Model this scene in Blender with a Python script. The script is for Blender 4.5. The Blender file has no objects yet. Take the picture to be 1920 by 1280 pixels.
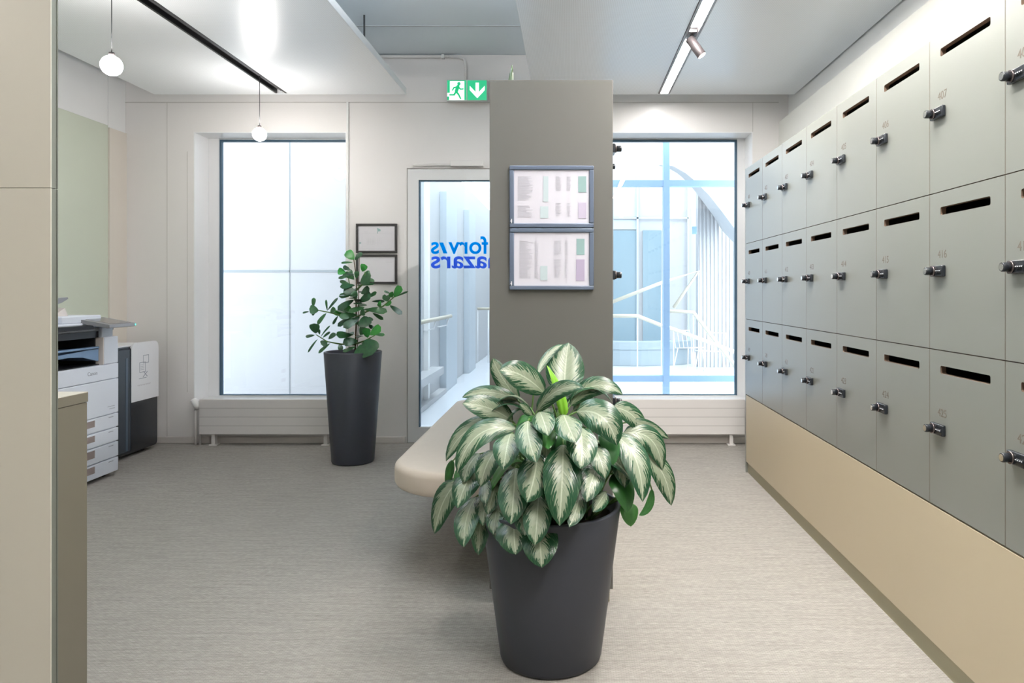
import bpy, bmesh, math, random
from mathutils import Vector, Matrix, Euler

# ------------------------------------------------------------------ camera, sky, exposure
S = bpy.context.scene
COL = S.collection
F = 1333.0; VX, VY = 1069.0, 545.0; HC = 1.2        # focal length in pixels, vanishing point, eye height
cd = bpy.data.cameras.new('camera'); cam = bpy.data.objects.new('camera', cd); COL.objects.link(cam)
cam.location = (0, 0, HC); cam.rotation_euler = (math.pi/2, 0, 0)
cd.sensor_width = 36; cd.lens = 36*F/1920
cd.shift_x = -(VX-960)/1920; cd.shift_y = -(640-VY)/1920
cd.clip_start = 0.05
S.camera = cam
W = bpy.data.worlds.new('sky'); S.world = W; W.use_nodes = True
bgn = W.node_tree.nodes['Background']
bgn.inputs[0].default_value = (0.80, 0.925, 1.0, 1); bgn.inputs[1].default_value = 5.3
S.view_settings.view_transform = 'Standard'; S.view_settings.look = 'None'
S.view_settings.exposure = 0.45; S.view_settings.gamma = 1.0
S.view_settings.use_curve_mapping = False
LED = 205.0; FILL = 7.0; UP = 220.0; GLOBE = 115.0

random.seed(7)
def pt(px, py, Y):
    return Vector(((px-VX)*Y/F, Y, HC-(py-VY)*Y/F))

# ------------------------------------------------------------------ materials
MATS = {}
def mat(name, col, rough=.5, metal=0., spec=.5, var=.0, vscale=6., bump=0., bscale=200., coat=0., emit=None, estr=0., trans=0., vstretch=(1,1,1)):
    if name in MATS: return MATS[name]
    m = bpy.data.materials.new(name); m.use_nodes = True
    nt = m.node_tree; b = nt.nodes['Principled BSDF']
    b.inputs['Base Color'].default_value = (*col, 1)
    b.inputs['Roughness'].default_value = rough; b.inputs['Metallic'].default_value = metal
    b.inputs['Specular IOR Level'].default_value = spec
    if coat: b.inputs['Coat Weight'].default_value = coat; b.inputs['Coat Roughness'].default_value = .15
    if emit: b.inputs['Emission Color'].default_value = (*emit, 1); b.inputs['Emission Strength'].default_value = estr
    tc = nt.nodes.new('ShaderNodeTexCoord')
    mp = nt.nodes.new('ShaderNodeMapping'); mp.inputs['Scale'].default_value = vstretch
    nt.links.new(tc.outputs['Object'], mp.inputs[0])
    v = var if var else .012
    n = nt.nodes.new('ShaderNodeTexNoise'); n.inputs['Scale'].default_value = vscale; n.inputs['Detail'].default_value = 4
    nt.links.new(mp.outputs[0], n.inputs['Vector'])
    r = nt.nodes.new('ShaderNodeMapRange'); r.inputs[3].default_value = 1-v; r.inputs[4].default_value = 1+v
    nt.links.new(n.outputs[0], r.inputs[0])
    mx = nt.nodes.new('ShaderNodeVectorMath'); mx.operation = 'SCALE'
    mx.inputs[0].default_value = col; nt.links.new(r.outputs[0], mx.inputs['Scale'])
    nt.links.new(mx.outputs[0], b.inputs['Base Color'])
    if bump:
        n2 = nt.nodes.new('ShaderNodeTexNoise'); n2.inputs['Scale'].default_value = bscale; n2.inputs['Detail'].default_value = 3
        nt.links.new(mp.outputs[0], n2.inputs['Vector'])
        bp = nt.nodes.new('ShaderNodeBump'); bp.inputs['Strength'].default_value = bump; bp.inputs['Distance'].default_value = .002
        nt.links.new(n2.outputs[0], bp.inputs['Height']); nt.links.new(bp.outputs[0], b.inputs['Normal'])
    MATS[name] = m; return m

def glass_mat(name, tint, refl=.9, rough=0.):
    m = bpy.data.materials.new(name); m.use_nodes = True; nt = m.node_tree
    nt.nodes.clear()
    out = nt.nodes.new('ShaderNodeOutputMaterial'); mix = nt.nodes.new('ShaderNodeMixShader')
    tr = nt.nodes.new('ShaderNodeBsdfTransparent'); tr.inputs[0].default_value = (*tint, 1)
    gl = nt.nodes.new('ShaderNodeBsdfGlossy'); gl.inputs['Roughness'].default_value = rough
    gl.inputs[0].default_value = (refl, refl, refl, 1)
    fr = nt.nodes.new('ShaderNodeFresnel'); fr.inputs[0].default_value = 1.5
    nt.links.new(fr.outputs[0], mix.inputs[0]); nt.links.new(tr.outputs[0], mix.inputs[1]); nt.links.new(gl.outputs[0], mix.inputs[2])
    nt.links.new(mix.outputs[0], out.inputs[0]); return m

M_wall = mat('lacquered cream wall', (.85,.83,.82), .28, spec=.45, var=.015, vscale=1.5)
M_left = mat('sage painted wall', (.62,.67,.56), .4, var=.02, vscale=2)
M_white = mat('white paint', (.84,.85,.85), .45)
M_slab = mat('painted concrete ceiling', (.74,.82,.87), .55, var=.03, vscale=1.2)
M_groove = mat('panel joint', (.42,.40,.38), .6)
M_groove2 = mat('pale joint', (.60,.58,.56), .5)
M_frame = mat('white lacquered frame', (.80,.81,.82), .3)
M_lin = mat('white reveal lining', (.88,.89,.90), .35)
M_seal = mat('dark glazing gasket', (.06,.12,.18), .5)
M_glass = glass_mat('window glass', (.985,.992,1.0))
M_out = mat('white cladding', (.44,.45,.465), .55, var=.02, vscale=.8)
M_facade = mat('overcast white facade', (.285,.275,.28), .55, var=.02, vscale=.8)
M_far = mat('atrium white plaster', (.42,.42,.43), .55, var=.02, vscale=.8)
M_outfl = mat('polished pale floor', (.66,.69,.73), .12, var=.03, vscale=1.5)
M_outjoint = mat('cladding joint', (.17,.18,.19), .6)
M_blue = mat('pale blue steel', (.27,.42,.62), .5)
M_bluew = mat('blue glazed panel', (.21,.29,.335), .25, var=.03, vscale=3, vstretch=(8,1,.3))
M_paleb = mat('pale grey blue panel', (.44,.49,.535), .4, var=.02)
M_rail = mat('pale oak handrail', (.42,.39,.32), .5, var=.05, vscale=30)
M_sage = mat('sage locker laminate', (.215,.225,.205), .30, spec=.65, bump=.02, bscale=900)
M_taupe = mat('taupe laminate', (.145,.143,.130), .42, spec=.4, bump=.02, bscale=900)
M_dark = mat('dark locker interior', (.012,.012,.013), .8)
M_edge = mat('brown door edge', (.16,.11,.08), .6)
M_beige = mat('beige laminate', (.535,.455,.32), .42, spec=.4, var=.015, vscale=2)
M_olive = mat('olive kickboard', (.36,.33,.22), .5)
M_lockbody = mat('black lock casing', (.02,.024,.03), .25, bump=.02)
M_chrome = mat('satin nickel', (.75,.74,.72), .2, metal=1)
M_redring = mat('dark nickel ring', (.20,.17,.17), .25, metal=.8)
M_digit = mat('white dial digits', (.75,.76,.8), .4)
M_numsil = mat('bronze number film', (.21,.18,.155), .2, spec=.7)
M_creamp = mat('cream partition laminate', (.74,.70,.62), .45, var=.012, vscale=2)
M_gredge = mat('grey green partition edge', (.165,.175,.15), .5)
M_cabol = mat('olive grey cabinet laminate', (.18,.163,.124), .45)
M_pot = mat('anthracite planter plastic', (.036,.040,.052), .42, spec=.45, bump=.03, bscale=700)
M_soil = mat('potting soil', (.035,.022,.015), .9, var=.5, vscale=60, bump=.9, bscale=120)
M_bench = mat('beige bench upholstery', (.66,.58,.495), .75, var=.03, vscale=30, bump=.15, bscale=500)
M_rad = mat('white radiator enamel', (.80,.775,.76), .35)
M_radd = mat('radiator shadow gap', (.45,.43,.42), .5)
M_track = mat('black track', (.012,.012,.014), .4)
M_trackg = mat('dark grey light channel', (.20,.19,.195), .35)
M_led = mat('led diffuser', (.9,.9,.9), .5, emit=(1,.95,.905), estr=LED)
M_leddim = mat('dimmed led diffuser', (.9,.9,.9), .5, emit=(1,.97,.95), estr=LED*.25)
M_up = mat('uplight diffuser', (.9,.9,.9), .5, emit=(.97,.98,1), estr=UP)
M_fill = mat('soft linear diffuser', (.9,.9,.9), .5, emit=(1,.95,.9), estr=FILL)
M_globe = mat('opal glass globe', (.9,.88,.85), .3, emit=(1,.94,.895), estr=GLOBE)
M_spotem = mat('spot lens', (.9,.9,.9), .3, emit=(1,.90,.80), estr=6)
M_bronze = mat('bronze grey spotlight', (.06,.052,.054), .4, metal=.3)
M_cable = mat('dark cable', (.05,.055,.06), .5)
M_signhouse = mat('sign housing', (.55,.58,.58), .35)
M_signgreen = mat('backlit green', (.0,.35,.14), .4, emit=(.01,.46,.20), estr=.62)
M_signwhite = mat('backlit white', (.9,.95,.92), .4, emit=(.92,1,.96), estr=.62)
M_frameblk = mat('dark picture frame', (.035,.032,.032), .4)
M_paper = mat('white paper', (.74,.73,.765), .35, spec=.4)
M_paper2 = mat('notice sheet', (.70,.69,.77), .3, spec=.4)
M_print = mat('faint grey print', (.64,.63,.66), .5)
M_print2 = mat('pale print', (.645,.64,.715), .4)
M_pteal = mat('teal print', (.30,.45,.45), .4)
M_pteal2 = mat('pale teal print', (.54,.64,.68), .4)
M_pviol = mat('violet print', (.47,.41,.56), .4)
M_pviol2 = mat('pale violet print', (.55,.50,.64), .4)
M_slate = mat('slate blue metal frame', (.13,.165,.235), .38, metal=.15)
def vinyl(name, c):
    m = bpy.data.materials.new(name); m.use_nodes = True; nt = m.node_tree; nt.nodes.clear()
    out = nt.nodes.new('ShaderNodeOutputMaterial'); mx = nt.nodes.new('ShaderNodeMixShader'); mx.inputs[0].default_value = .65
    d = nt.nodes.new('ShaderNodeBsdfDiffuse'); t_ = nt.nodes.new('ShaderNodeBsdfTranslucent')
    d.inputs[0].default_value = (*c, 1); t_.inputs[0].default_value = (*c, 1)
    nt.links.new(d.outputs[0], mx.inputs[1]); nt.links.new(t_.outputs[0], mx.inputs[2]); nt.links.new(mx.outputs[0], out.inputs[0]); return m
M_logo1 = vinyl('sky blue vinyl', (.0,.52,1.0))
M_logo2 = vinyl('royal blue vinyl', (.13,.33,1.0))
M_cop = mat('white copier plastic', (.76,.81,.90), .4)
M_copw = mat('warm white copier plastic', (.72,.66,.62), .4)
M_copd = mat('black copier plastic', (.010,.010,.014), .35)
M_copb = mat('blue grey tray plastic', (.18,.29,.46), .35)
M_copg = mat('grey panel', (.26,.27,.29), .35)
M_copline = mat('drawer gap', (.12,.13,.16), .6)
M_copnotch = mat('drawer grip recess', (.30,.25,.24), .5)
M_txt = mat('grey marking', (.33,.36,.42), .5)
M_binblk = mat('black bin body', (.018,.022,.028), .22, coat=.3)
M_binwht = mat('white bin front', (.80,.81,.84), .35)
M_stem = mat('green stem', (.10,.20,.045), .5, var=.1, vscale=20)
M_wood = mat('brown woody stem', (.09,.055,.03), .7, var=.2, vscale=30)
M_newleaf = mat('young lime leaf', (.20,.47,.03), .35, var=.08, vscale=10)
M_chair = mat('white wire', (.78,.79,.80), .4)
M_lounge = mat('pale blue lounge fabric', (.27,.32,.35), .7, bump=.05)

def carpet_mat():
    m = bpy.data.materials.new('woven carpet'); m.use_nodes = True; nt = m.node_tree; b = nt.nodes['Principled BSDF']
    L = nt.links.new
    tc = nt.nodes.new('ShaderNodeTexCoord')
    def noise(sc, stretch, det=3):
        mp = nt.nodes.new('ShaderNodeMapping'); mp.inputs['Scale'].default_value = stretch; L(tc.outputs['Object'], mp.inputs[0])
        n = nt.nodes.new('ShaderNodeTexNoise'); n.inputs['Scale'].default_value = sc; n.inputs['Detail'].default_value = det
        L(mp.outputs[0], n.inputs['Vector']); return n.outputs[0]
    a = noise(1., (38, 190, 1), 2)          # dashes of yarn running across the room
    c = noise(1., (5, 60, 1), 3)            # longer streaks
    d = noise(.6, (1, 1, 1), 2)
    br = nt.nodes.new('ShaderNodeTexBrick')
    mp = nt.nodes.new('ShaderNodeMapping'); mp.inputs['Scale'].default_value = (1, 1, 1); L(tc.outputs['Object'], mp.inputs[0]); L(mp.outputs[0], br.inputs['Vector'])
    br.inputs['Scale'].default_value = 1; br.inputs['Brick Width'].default_value = .016; br.inputs['Row Height'].default_value = .006
    br.inputs['Mortar Size'].default_value = .0014; br.inputs['Mortar Smooth'].default_value = .5
    br.inputs['Color1'].default_value = (1,1,1,1); br.inputs['Color2'].default_value = (.78,.78,.78,1); br.inputs['Mortar'].default_value = (.62,.62,.62,1)
    mix = nt.nodes.new('ShaderNodeMath'); mix.operation = 'MULTIPLY_ADD'; L(a, mix.inputs[0]); mix.inputs[1].default_value = 1.3; L(c, mix.inputs[2])
    sub = nt.nodes.new('ShaderNodeMath'); sub.operation = 'MULTIPLY_ADD'; L(mix.outputs[0], sub.inputs[0]); sub.inputs[1].default_value = 1.25; sub.inputs[2].default_value = -.72
    ramp = nt.nodes.new('ShaderNodeValToRGB'); L(sub.outputs[0], ramp.inputs[0])
    ramp.color_ramp.elements[0].color = (.275,.257,.235,1); ramp.color_ramp.elements[1].color = (.435,.41,.378,1)
    mul = nt.nodes.new('ShaderNodeMix'); mul.data_type = 'RGBA'; mul.blend_type = 'MULTIPLY'; mul.inputs['Factor'].default_value = .8
    L(ramp.outputs[0], mul.inputs[6]); L(br.outputs[0], mul.inputs[7]); L(mul.outputs[2], b.inputs['Base Color'])
    b.inputs['Roughness'].default_value = .85; b.inputs['Specular IOR Level'].default_value = .2
    bp = nt.nodes.new('ShaderNodeBump'); bp.inputs['Strength'].default_value = .35; bp.inputs['Distance'].default_value = .003
    L(sub.outputs[0], bp.inputs['Height']); L(bp.outputs[0], b.inputs['Normal'])
    return m
M_carpet = carpet_mat()

def perf_mat():
    m = bpy.data.materials.new('perforated white metal'); m.use_nodes = True; nt = m.node_tree; b = nt.nodes['Principled BSDF']; L = nt.links.new
    tc = nt.nodes.new('ShaderNodeTexCoord')
    v = nt.nodes.new('ShaderNodeTexVoronoi'); v.inputs['Scale'].default_value = 105; v.inputs['Randomness'].default_value = 0; v.voronoi_dimensions = '2D'
    L(tc.outputs['Object'], v.inputs['Vector'])
    r = nt.nodes.new('ShaderNodeValToRGB'); L(v.outputs['Distance'], r.inputs[0])
    r.color_ramp.elements[0].position = .22; r.color_ramp.elements[0].color = (.70,.72,.74,1)
    r.color_ramp.elements[1].position = .30; r.color_ramp.elements[1].color = (.85,.895,.93,1)
    L(r.outputs[0], b.inputs['Base Color']); b.inputs['Roughness'].default_value = .3; b.inputs['Specular IOR Level'].default_value = 1.0
    return m
M_perf = perf_mat()

def leaf_mat():
    m = bpy.data.materials.new('silver variegated leaf'); m.use_nodes = True; nt = m.node_tree; b = nt.nodes['Principled BSDF']; L = nt.links.new
    uv = nt.nodes.new('ShaderNodeUVMap'); sp = nt.nodes.new('ShaderNodeSeparateXYZ'); L(uv.outputs[0], sp.inputs[0])
    oi = nt.nodes.new('ShaderNodeObjectInfo')
    def math_(op, a, b_=None, c=None):
        n = nt.nodes.new('ShaderNodeMath'); n.operation = op
        for i, x in enumerate((a, b_, c)):
            if x is None: continue
            if isinstance(x, (int, float)): n.inputs[i].default_value = x
            else: L(x, n.inputs[i])
        return n.outputs[0]
    u = math_('MULTIPLY_ADD', sp.outputs[0], 2, -1); a = math_('ABSOLUTE', u); v = sp.outputs[1]
    vv = math_('SUBTRACT', v, math_('MULTIPLY', math_('POWER', a, 1.3), .44))
    def noise(fa, fv, det, w):
        cb = nt.nodes.new('ShaderNodeCombineXYZ'); L(math_('MULTIPLY', u, fa), cb.inputs[0]); L(math_('MULTIPLY', vv, fv), cb.inputs[1])
        n = nt.nodes.new('ShaderNodeTexNoise'); n.noise_dimensions = '4D'; n.inputs['Scale'].default_value = 1; n.inputs['Detail'].default_value = det
        L(cb.outputs[0], n.inputs['Vector']); L(math_('MULTIPLY_ADD', oi.outputs['Random'], 40, w), n.inputs['W']); return n.outputs[0]
    n1 = noise(2.0, 21, 4, 0); n2 = noise(2.5, 42, 2, 9)
    e = math_('ADD', math_('MULTIPLY_ADD', n1, 1.9, -.95), a)
    tipd = math_('MULTIPLY', math_('MAXIMUM', math_('SUBTRACT', v, .80), 0), 2.2)
    e = math_('ADD', e, tipd)
    e = math_('ADD', e, math_('MULTIPLY_ADD', oi.outputs['Random'], .22, -.11))
    g = nt.nodes.new('ShaderNodeMapRange'); g.interpolation_type = 'SMOOTHSTEP'; L(e, g.inputs[0]); g.inputs[1].default_value = .50; g.inputs[2].default_value = .57
    st = nt.nodes.new('ShaderNodeMapRange'); st.interpolation_type = 'SMOOTHSTEP'; L(n2, st.inputs[0]); st.inputs[1].default_value = .56; st.inputs[2].default_value = .66
    green = nt.nodes.new('ShaderNodeMix'); green.data_type = 'RGBA'; L(st.outputs[0], green.inputs['Factor'])
    green.inputs[6].default_value = (.010,.060,.024,1); green.inputs[7].default_value = (.09,.17,.085,1)
    silver = nt.nodes.new('ShaderNodeMix'); silver.data_type = 'RGBA'; L(n1, silver.inputs['Factor'])
    silver.inputs[6].default_value = (.185,.25,.145,1); silver.inputs[7].default_value = (.36,.39,.305,1)
    mx = nt.nodes.new('ShaderNodeMix'); mx.data_type = 'RGBA'; L(g.outputs[0], mx.inputs['Factor']); L(silver.outputs[2], mx.inputs[6]); L(green.outputs[2], mx.inputs[7])
    rib = nt.nodes.new('ShaderNodeMapRange'); L(a, rib.inputs[0]); rib.inputs[1].default_value = .02; rib.inputs[2].default_value = .06; rib.inputs[3].default_value = .55; rib.inputs[4].default_value = 0
    m2 = nt.nodes.new('ShaderNodeMix'); m2.data_type = 'RGBA'; L(rib.outputs[0], m2.inputs['Factor']); L(mx.outputs[2], m2.inputs[6]); m2.inputs[7].default_value = (.62,.66,.50,1)
    bk = nt.nodes.new('ShaderNodeMix'); bk.data_type = 'RGBA'; geo = nt.nodes.new('ShaderNodeNewGeometry'); L(geo.outputs['Backfacing'], bk.inputs['Factor'])
    L(m2.outputs[2], bk.inputs[6])
    bk2 = nt.nodes.new('ShaderNodeMix'); bk2.data_type = 'RGBA'; bk2.inputs['Factor'].default_value = .35; bk2.inputs[6].default_value = (.07,.24,.05,1); L(m2.outputs[2], bk2.inputs[7])
    L(bk2.outputs[2], bk.inputs[7])
    L(bk.outputs[2], b.inputs['Base Color'])
    b.inputs['Roughness'].default_value = .27; b.inputs['Specular IOR Level'].default_value = .5
    wv = noise(.6, 26, 1, 3)
    bp = nt.nodes.new('ShaderNodeBump'); bp.inputs['Strength'].default_value = .35; bp.inputs['Distance'].default_value = .004
    L(wv, bp.inputs['Height']); L(bp.outputs[0], b.inputs['Normal'])
    return m
M_leaf = leaf_mat()

def green_leaf_mat(name, c1, c2):
    m = bpy.data.materials.new(name); m.use_nodes = True; nt = m.node_tree; b = nt.nodes['Principled BSDF']; L = nt.links.new
    uv = nt.nodes.new('ShaderNodeUVMap'); n = nt.nodes.new('ShaderNodeTexNoise'); n.inputs['Scale'].default_value = 6; L(uv.outputs[0], n.inputs['Vector'])
    oi = nt.nodes.new('ShaderNodeObjectInfo')
    ad = nt.nodes.new('ShaderNodeMath'); ad.operation = 'MULTIPLY_ADD'; L(oi.outputs['Random'], ad.inputs[0]); ad.inputs[1].default_value = .9; L(n.outputs[0], ad.inputs[2])
    s = nt.nodes.new('ShaderNodeMath'); s.operation = 'SUBTRACT'; L(ad.outputs[0], s.inputs[0]); s.inputs[1].default_value = .45
    r = nt.nodes.new('ShaderNodeMix'); r.data_type = 'RGBA'; L(s.outputs[0], r.inputs['Factor']); r.inputs[6].default_value = (*c1,1); r.inputs[7].default_value = (*c2,1)
    L(r.outputs[2], b.inputs['Base Color']); b.inputs['Roughness'].default_value = .3
    return m
M_clusia = green_leaf_mat('glossy dark green leaf', (.012,.062,.026), (.045,.155,.05))
M_spike = green_leaf_mat('dull spiky leaf', (.02,.045,.018), (.05,.085,.03))
M_clusia2 = green_leaf_mat('bright green leaf', (.02,.20,.03), (.05,.33,.05))

# ------------------------------------------------------------------ mesh helpers
def nb(): return bmesh.new()
def box(bm, x0, x1, y0, y1, z0, z1, bev=0., seg=2, mi=0):
    vs = [bm.verts.new((x, y, z)) for x in (x0, x1) for y in (y0, y1) for z in (z0, z1)]
    q = [(0,1,3,2),(4,6,7,5),(0,4,5,1),(2,3,7,6),(0,2,6,4),(1,5,7,3)]
    fs = [bm.faces.new([vs[i] for i in f]) for f in q]
    for f in fs: f.material_index = mi
    if bev:
        es = list({e for f in fs for e in f.edges})
        r = bmesh.ops.bevel(bm, geom=es, offset=bev, segments=seg, affect='EDGES', profile=.5)
        for f in r['faces']: f.material_index = mi; f.smooth = True
    return vs
def frame_axes(d):
    d = Vector(d).normalized(); a = Vector((0,0,1)) if abs(d.z) < .9 else Vector((1,0,0))
    u = d.cross(a).normalized(); return d, u, d.cross(u).normalized()
def tube(bm, pts, r, seg=10, cap=True, mi=0):
    pts = [Vector(p) for p in pts]; n = len(pts); rr = r if isinstance(r, (list, tuple)) else [r]*n
    rings = []; pu = None
    for i, p in enumerate(pts):
        d = (pts[min(i+1, n-1)]-pts[max(i-1, 0)])
        d, u, w = frame_axes(d)
        if pu is not None:
            u = (pu - d*pu.dot(d)).normalized(); w = d.cross(u)
        pu = u
        rings.append([bm.verts.new(p+(u*math.cos(2*math.pi*k/seg)+w*math.sin(2*math.pi*k/seg))*rr[i]) for k in range(seg)])
    for a, b in zip(rings, rings[1:]):
        for k in range(seg):
            f = bm.faces.new((a[k], a[(k+1)%seg], b[(k+1)%seg], b[k])); f.smooth = True; f.material_index = mi
    if cap:
        for g in (rings[0][::-1], rings[-1]):
            f = bm.faces.new(g); f.material_index = mi
def lathe(bm, prof, cx=0, cy=0, seg=48, mi=0):
    rings = []
    for r, z in prof:
        if r < 1e-6: rings.append([bm.verts.new((cx, cy, z))])
        else: rings.append([bm.verts.new((cx+r*math.cos(2*math.pi*k/seg), cy+r*math.sin(2*math.pi*k/seg), z)) for k in range(seg)])
    for a, b in zip(rings, rings[1:]):
        for k in range(seg):
            k2 = (k+1) % seg
            if len(a) == 1 and len(b) == 1: continue
            if len(a) == 1: f = bm.faces.new((a[0], b[k2], b[k]))
            elif len(b) == 1: f = bm.faces.new((a[k], a[k2], b[0]))
            else: f = bm.faces.new((a[k], a[k2], b[k2], b[k]))
            f.smooth = True; f.material_index = mi
def prism(bm, poly, fn, t0, t1, mi=0):
    """poly: 2-D outline, fn(a, b, t) -> point, extruded from t0 to t1"""
    A = [bm.verts.new(fn(a, b, t0)) for a, b in poly]; B = [bm.verts.new(fn(a, b, t1)) for a, b in poly]
    n = len(poly); fs = []
    fs.append(bm.faces.new(A[::-1])); fs.append(bm.faces.new(B))
    for i in range(n): fs.append(bm.faces.new((A[i], A[(i+1)%n], B[(i+1)%n], B[i])))
    for f in fs: f.material_index = mi
    return fs
def obj(name, bm, mats, parent=None, loc=None, smooth=False, recalc=True):
    if recalc: bmesh.ops.recalc_face_normals(bm, faces=bm.faces)
    me = bpy.data.meshes.new(name); bm.to_mesh(me); bm.free()
    for m in (mats if isinstance(mats, (list, tuple)) else [mats]): me.materials.append(m)
    o = bpy.data.objects.new(name, me); COL.objects.link(o)
    if smooth:
        for p in me.polygons: p.use_smooth = True
    if parent: o.parent = parent
    if loc: o.location = loc
    return o
def tag(o, label=None, cat=None, group=None, kind=None):
    if label: o['label'] = label
    if cat: o['category'] = cat
    if group: o['group'] = group
    if kind: o['kind'] = kind
    return o
def thing(name, label, cat, loc=(0,0,0), rz=0, group=None):
    o = bpy.data.objects.new(name, None); COL.objects.link(o); o.empty_display_size = .1
    o.location = loc; o.rotation_euler = (0,0,rz); return tag(o, label, cat, group)
def bobj(name, m, parent, *a, **k):
    bm = nb(); box(bm, *a, **k); return obj(name, bm, m, parent)
def struct(name, bm, m):
    return tag(obj(name, bm, m), kind='structure')
def sbox(name, m, boxes):
    bm = nb()
    for b in boxes: box(bm, *b)
    return struct(name, bm, m)
def copy_tree(o, parent=None):
    c = o.copy(); COL.objects.link(c)
    if parent: c.parent = parent
    for ch in o.children: copy_tree(ch, c)
    return c
def text_bm(s, size, extrude=.0004, offset=0.):
    cu = bpy.data.curves.new('t', 'FONT'); cu.body = s; cu.size = size; cu.extrude = extrude; cu.offset = offset; cu.align_x = 'LEFT'
    o = bpy.data.objects.new('t', cu); COL.objects.link(o)
    dg = bpy.context.evaluated_depsgraph_get(); me = bpy.data.meshes.new_from_object(o.evaluated_get(dg))
    bm = nb(); bm.from_mesh(me); bpy.data.objects.remove(o); bpy.data.curves.remove(cu); bpy.data.meshes.remove(me)
    return bm

# ------------------------------------------------------------------ room shell
YB = 5.61; YG = 5.83; XR = 1.646; XL = -3.51; ZT = 3.06; ZP = 2.69; YR = -3.2
sbox('floor', M_carpet, [(XL-.3, XR+.4, YR-.2, YB+.3, -.1, 0)])
sbox('ceiling', M_slab, [(XL-.3, XR+.4, YR-.2, YB+.3, ZT, ZT+.1)])
bm = nb()
for y in (4.98, 3.95, 2.9): box(bm, XL, XR, y, y+.012, ZT-.006, ZT-.0002)
tag(obj('trim_1', bm, mat('ceiling joint', (.50,.54,.57), .6)), kind='structure')
WL0, WL1 = -2.97, -1.765; DX0, DX1 = -1.288, -.24; WR0, WR1 = .235, 1.439; WZ0, WZ1 = .33, 2.453; DZ = 2.168
sbox('wall_back', M_wall, [
    (XL-.3, WL0, YB, YB+.3, 0, ZT), (WL1, DX0, YB, YB+.3, 0, ZT), (DX1, WR0, YB, YB+.3, 0, ZT), (WR1, XR+.4, YB, YB+.3, 0, ZT),
    (WL0, WL1, YB, YB+.3, 0, WZ0), (WL0, WL1, YB, YB+.3, WZ1, ZT), (WR0, WR1, YB, YB+.3, 0, WZ0), (WR0, WR1, YB, YB+.3, WZ1, ZT),
    (DX0, DX1, YB, YB+.3, DZ, ZT)])
sbox('wall_right', mat('pale sage white wall', (.72,.725,.68), .4), [(XR, XR+.3, YR, YB-.001, 0, 2.53)])
sbox('trim_2', M_white, [(XR+.075, XR+.3, YR, YB-.001, 2.531, ZT)])
sbox('wall_left', M_left, [(XL-.3, XL, YR, 5.40, 0, 2.455)])
sbox('trim_3', M_white, [(XL-.3, XL-.001, YR, 5.40, 2.456, ZT)])
sbox('trim_4', mat('cream pilaster paint', (.74,.69,.62), .4), [(XL-.3, XL+.012, 5.401, YB-.001, 0, 2.44)])
sbox('trim_5', M_white, [(XL-.3, XL+.001, 5.401, YB-.001, 2.441, ZT)])
sbox('wall_rear', M_creamp, [(XL-.3, XR+.4, YR-.2, YR, 0, ZT)])
# panel joints of the lacquered back wall
bm = nb()
zj = 2.686
for a, b in ((XL, DX0-.001), (DX0-.001, DX1), (DX1, XR-.001)): box(bm, a, b, YB-.002, YB-.0002, zj-.004, zj+.004)
for x, z0, z1 in ((WL1+.012, WZ1, zj), (WR1+.002, WZ1, zj), (WL0-.21, 0, zj), (WL0-.05, .4, 2.3)): box(bm, x-.002, x+.002, YB-.002, YB-.0002, z0, z1)
tag(obj('trim_6', bm, M_groove2), kind='structure')
bm = nb(); box(bm, WL1+.003, WL1+.018, YB-.012, YB-.0002, WZ0, zj)
tag(obj('trim_7', bm, M_white), kind='structure')
bm = nb()
for a, b in ((XL+.02, DX0-.01), (DX1+.01, XR-.001)): box(bm, a, b, YB-.014, YB-.0002, 0, .05, bev=.003)
tag(obj('baseboard_back', bm, mat('pale baseboard', (.70,.66,.63), .4)), kind='structure')

# ------------------------------------------------------------------ windows
def window(name, x0, x1, fl, fr):
    f = nb(); y0, y1 = YG, YG+.06
    box(f, x0, x0+fl, y0, y1, WZ0, WZ1); box(f, x1-fr, x1, y0, y1, WZ0, WZ1)
    box(f, x0+fl, x1-fr, y0, y1, WZ0, WZ0+.012); box(f, x0+fl, x1-fr, y0+.02, y1, WZ1-.012, WZ1)
    o = struct(name, f, M_frame)
    g = nb(); gx0, gx1 = x0+fl, x1-fr; gz0, gz1 = WZ0+.012, WZ1-.012; t = .016
    for b in ((gx0, gx0+t, gz0, gz1), (gx1-t, gx1, gz0, gz1), (gx0+t, gx1-t, gz1-t, gz1), (gx0+t, gx1-t, gz0, gz0+.006)):
        box(g, b[0], b[1], y0+.01, y0+.045, b[2], b[3])
    obj('gasket', g, M_seal, o)
    obj('window_glass', (lambda b: (box(b, gx0+t, gx1-t, y0+.02, y0+.03, gz0+.006, gz1-t), b)[1])(nb()), M_glass, o)
    return o
window('window_1', WL0, WL1, .09, .04)
window('window_2', WR0, WR1, .04, .068)
sbox('trim_8', M_frame, [(WL0+.001, WL1-.001, YB-.012, YG-.001, WZ0-.02, WZ0+.004)])
sbox('trim_9', M_frame, [(WR0+.001, WR1-.001, YB-.012, YG-.001, WZ0-.02, WZ0+.004)])

for n_, (a_, b_) in (('trim_16', (WL0, WL1)), ('trim_17', (WR0, WR1))):
    sbox(n_, M_lin, [(a_, a_+.006, YB-.001, YG-.001, WZ0+.005, WZ1-.007), (b_-.006, b_, YB-.001, YG-.001, WZ0+.005, WZ1-.007), (a_, b_, YB-.001, YG-.001, WZ1-.0065, WZ1-.0001)])
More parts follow.
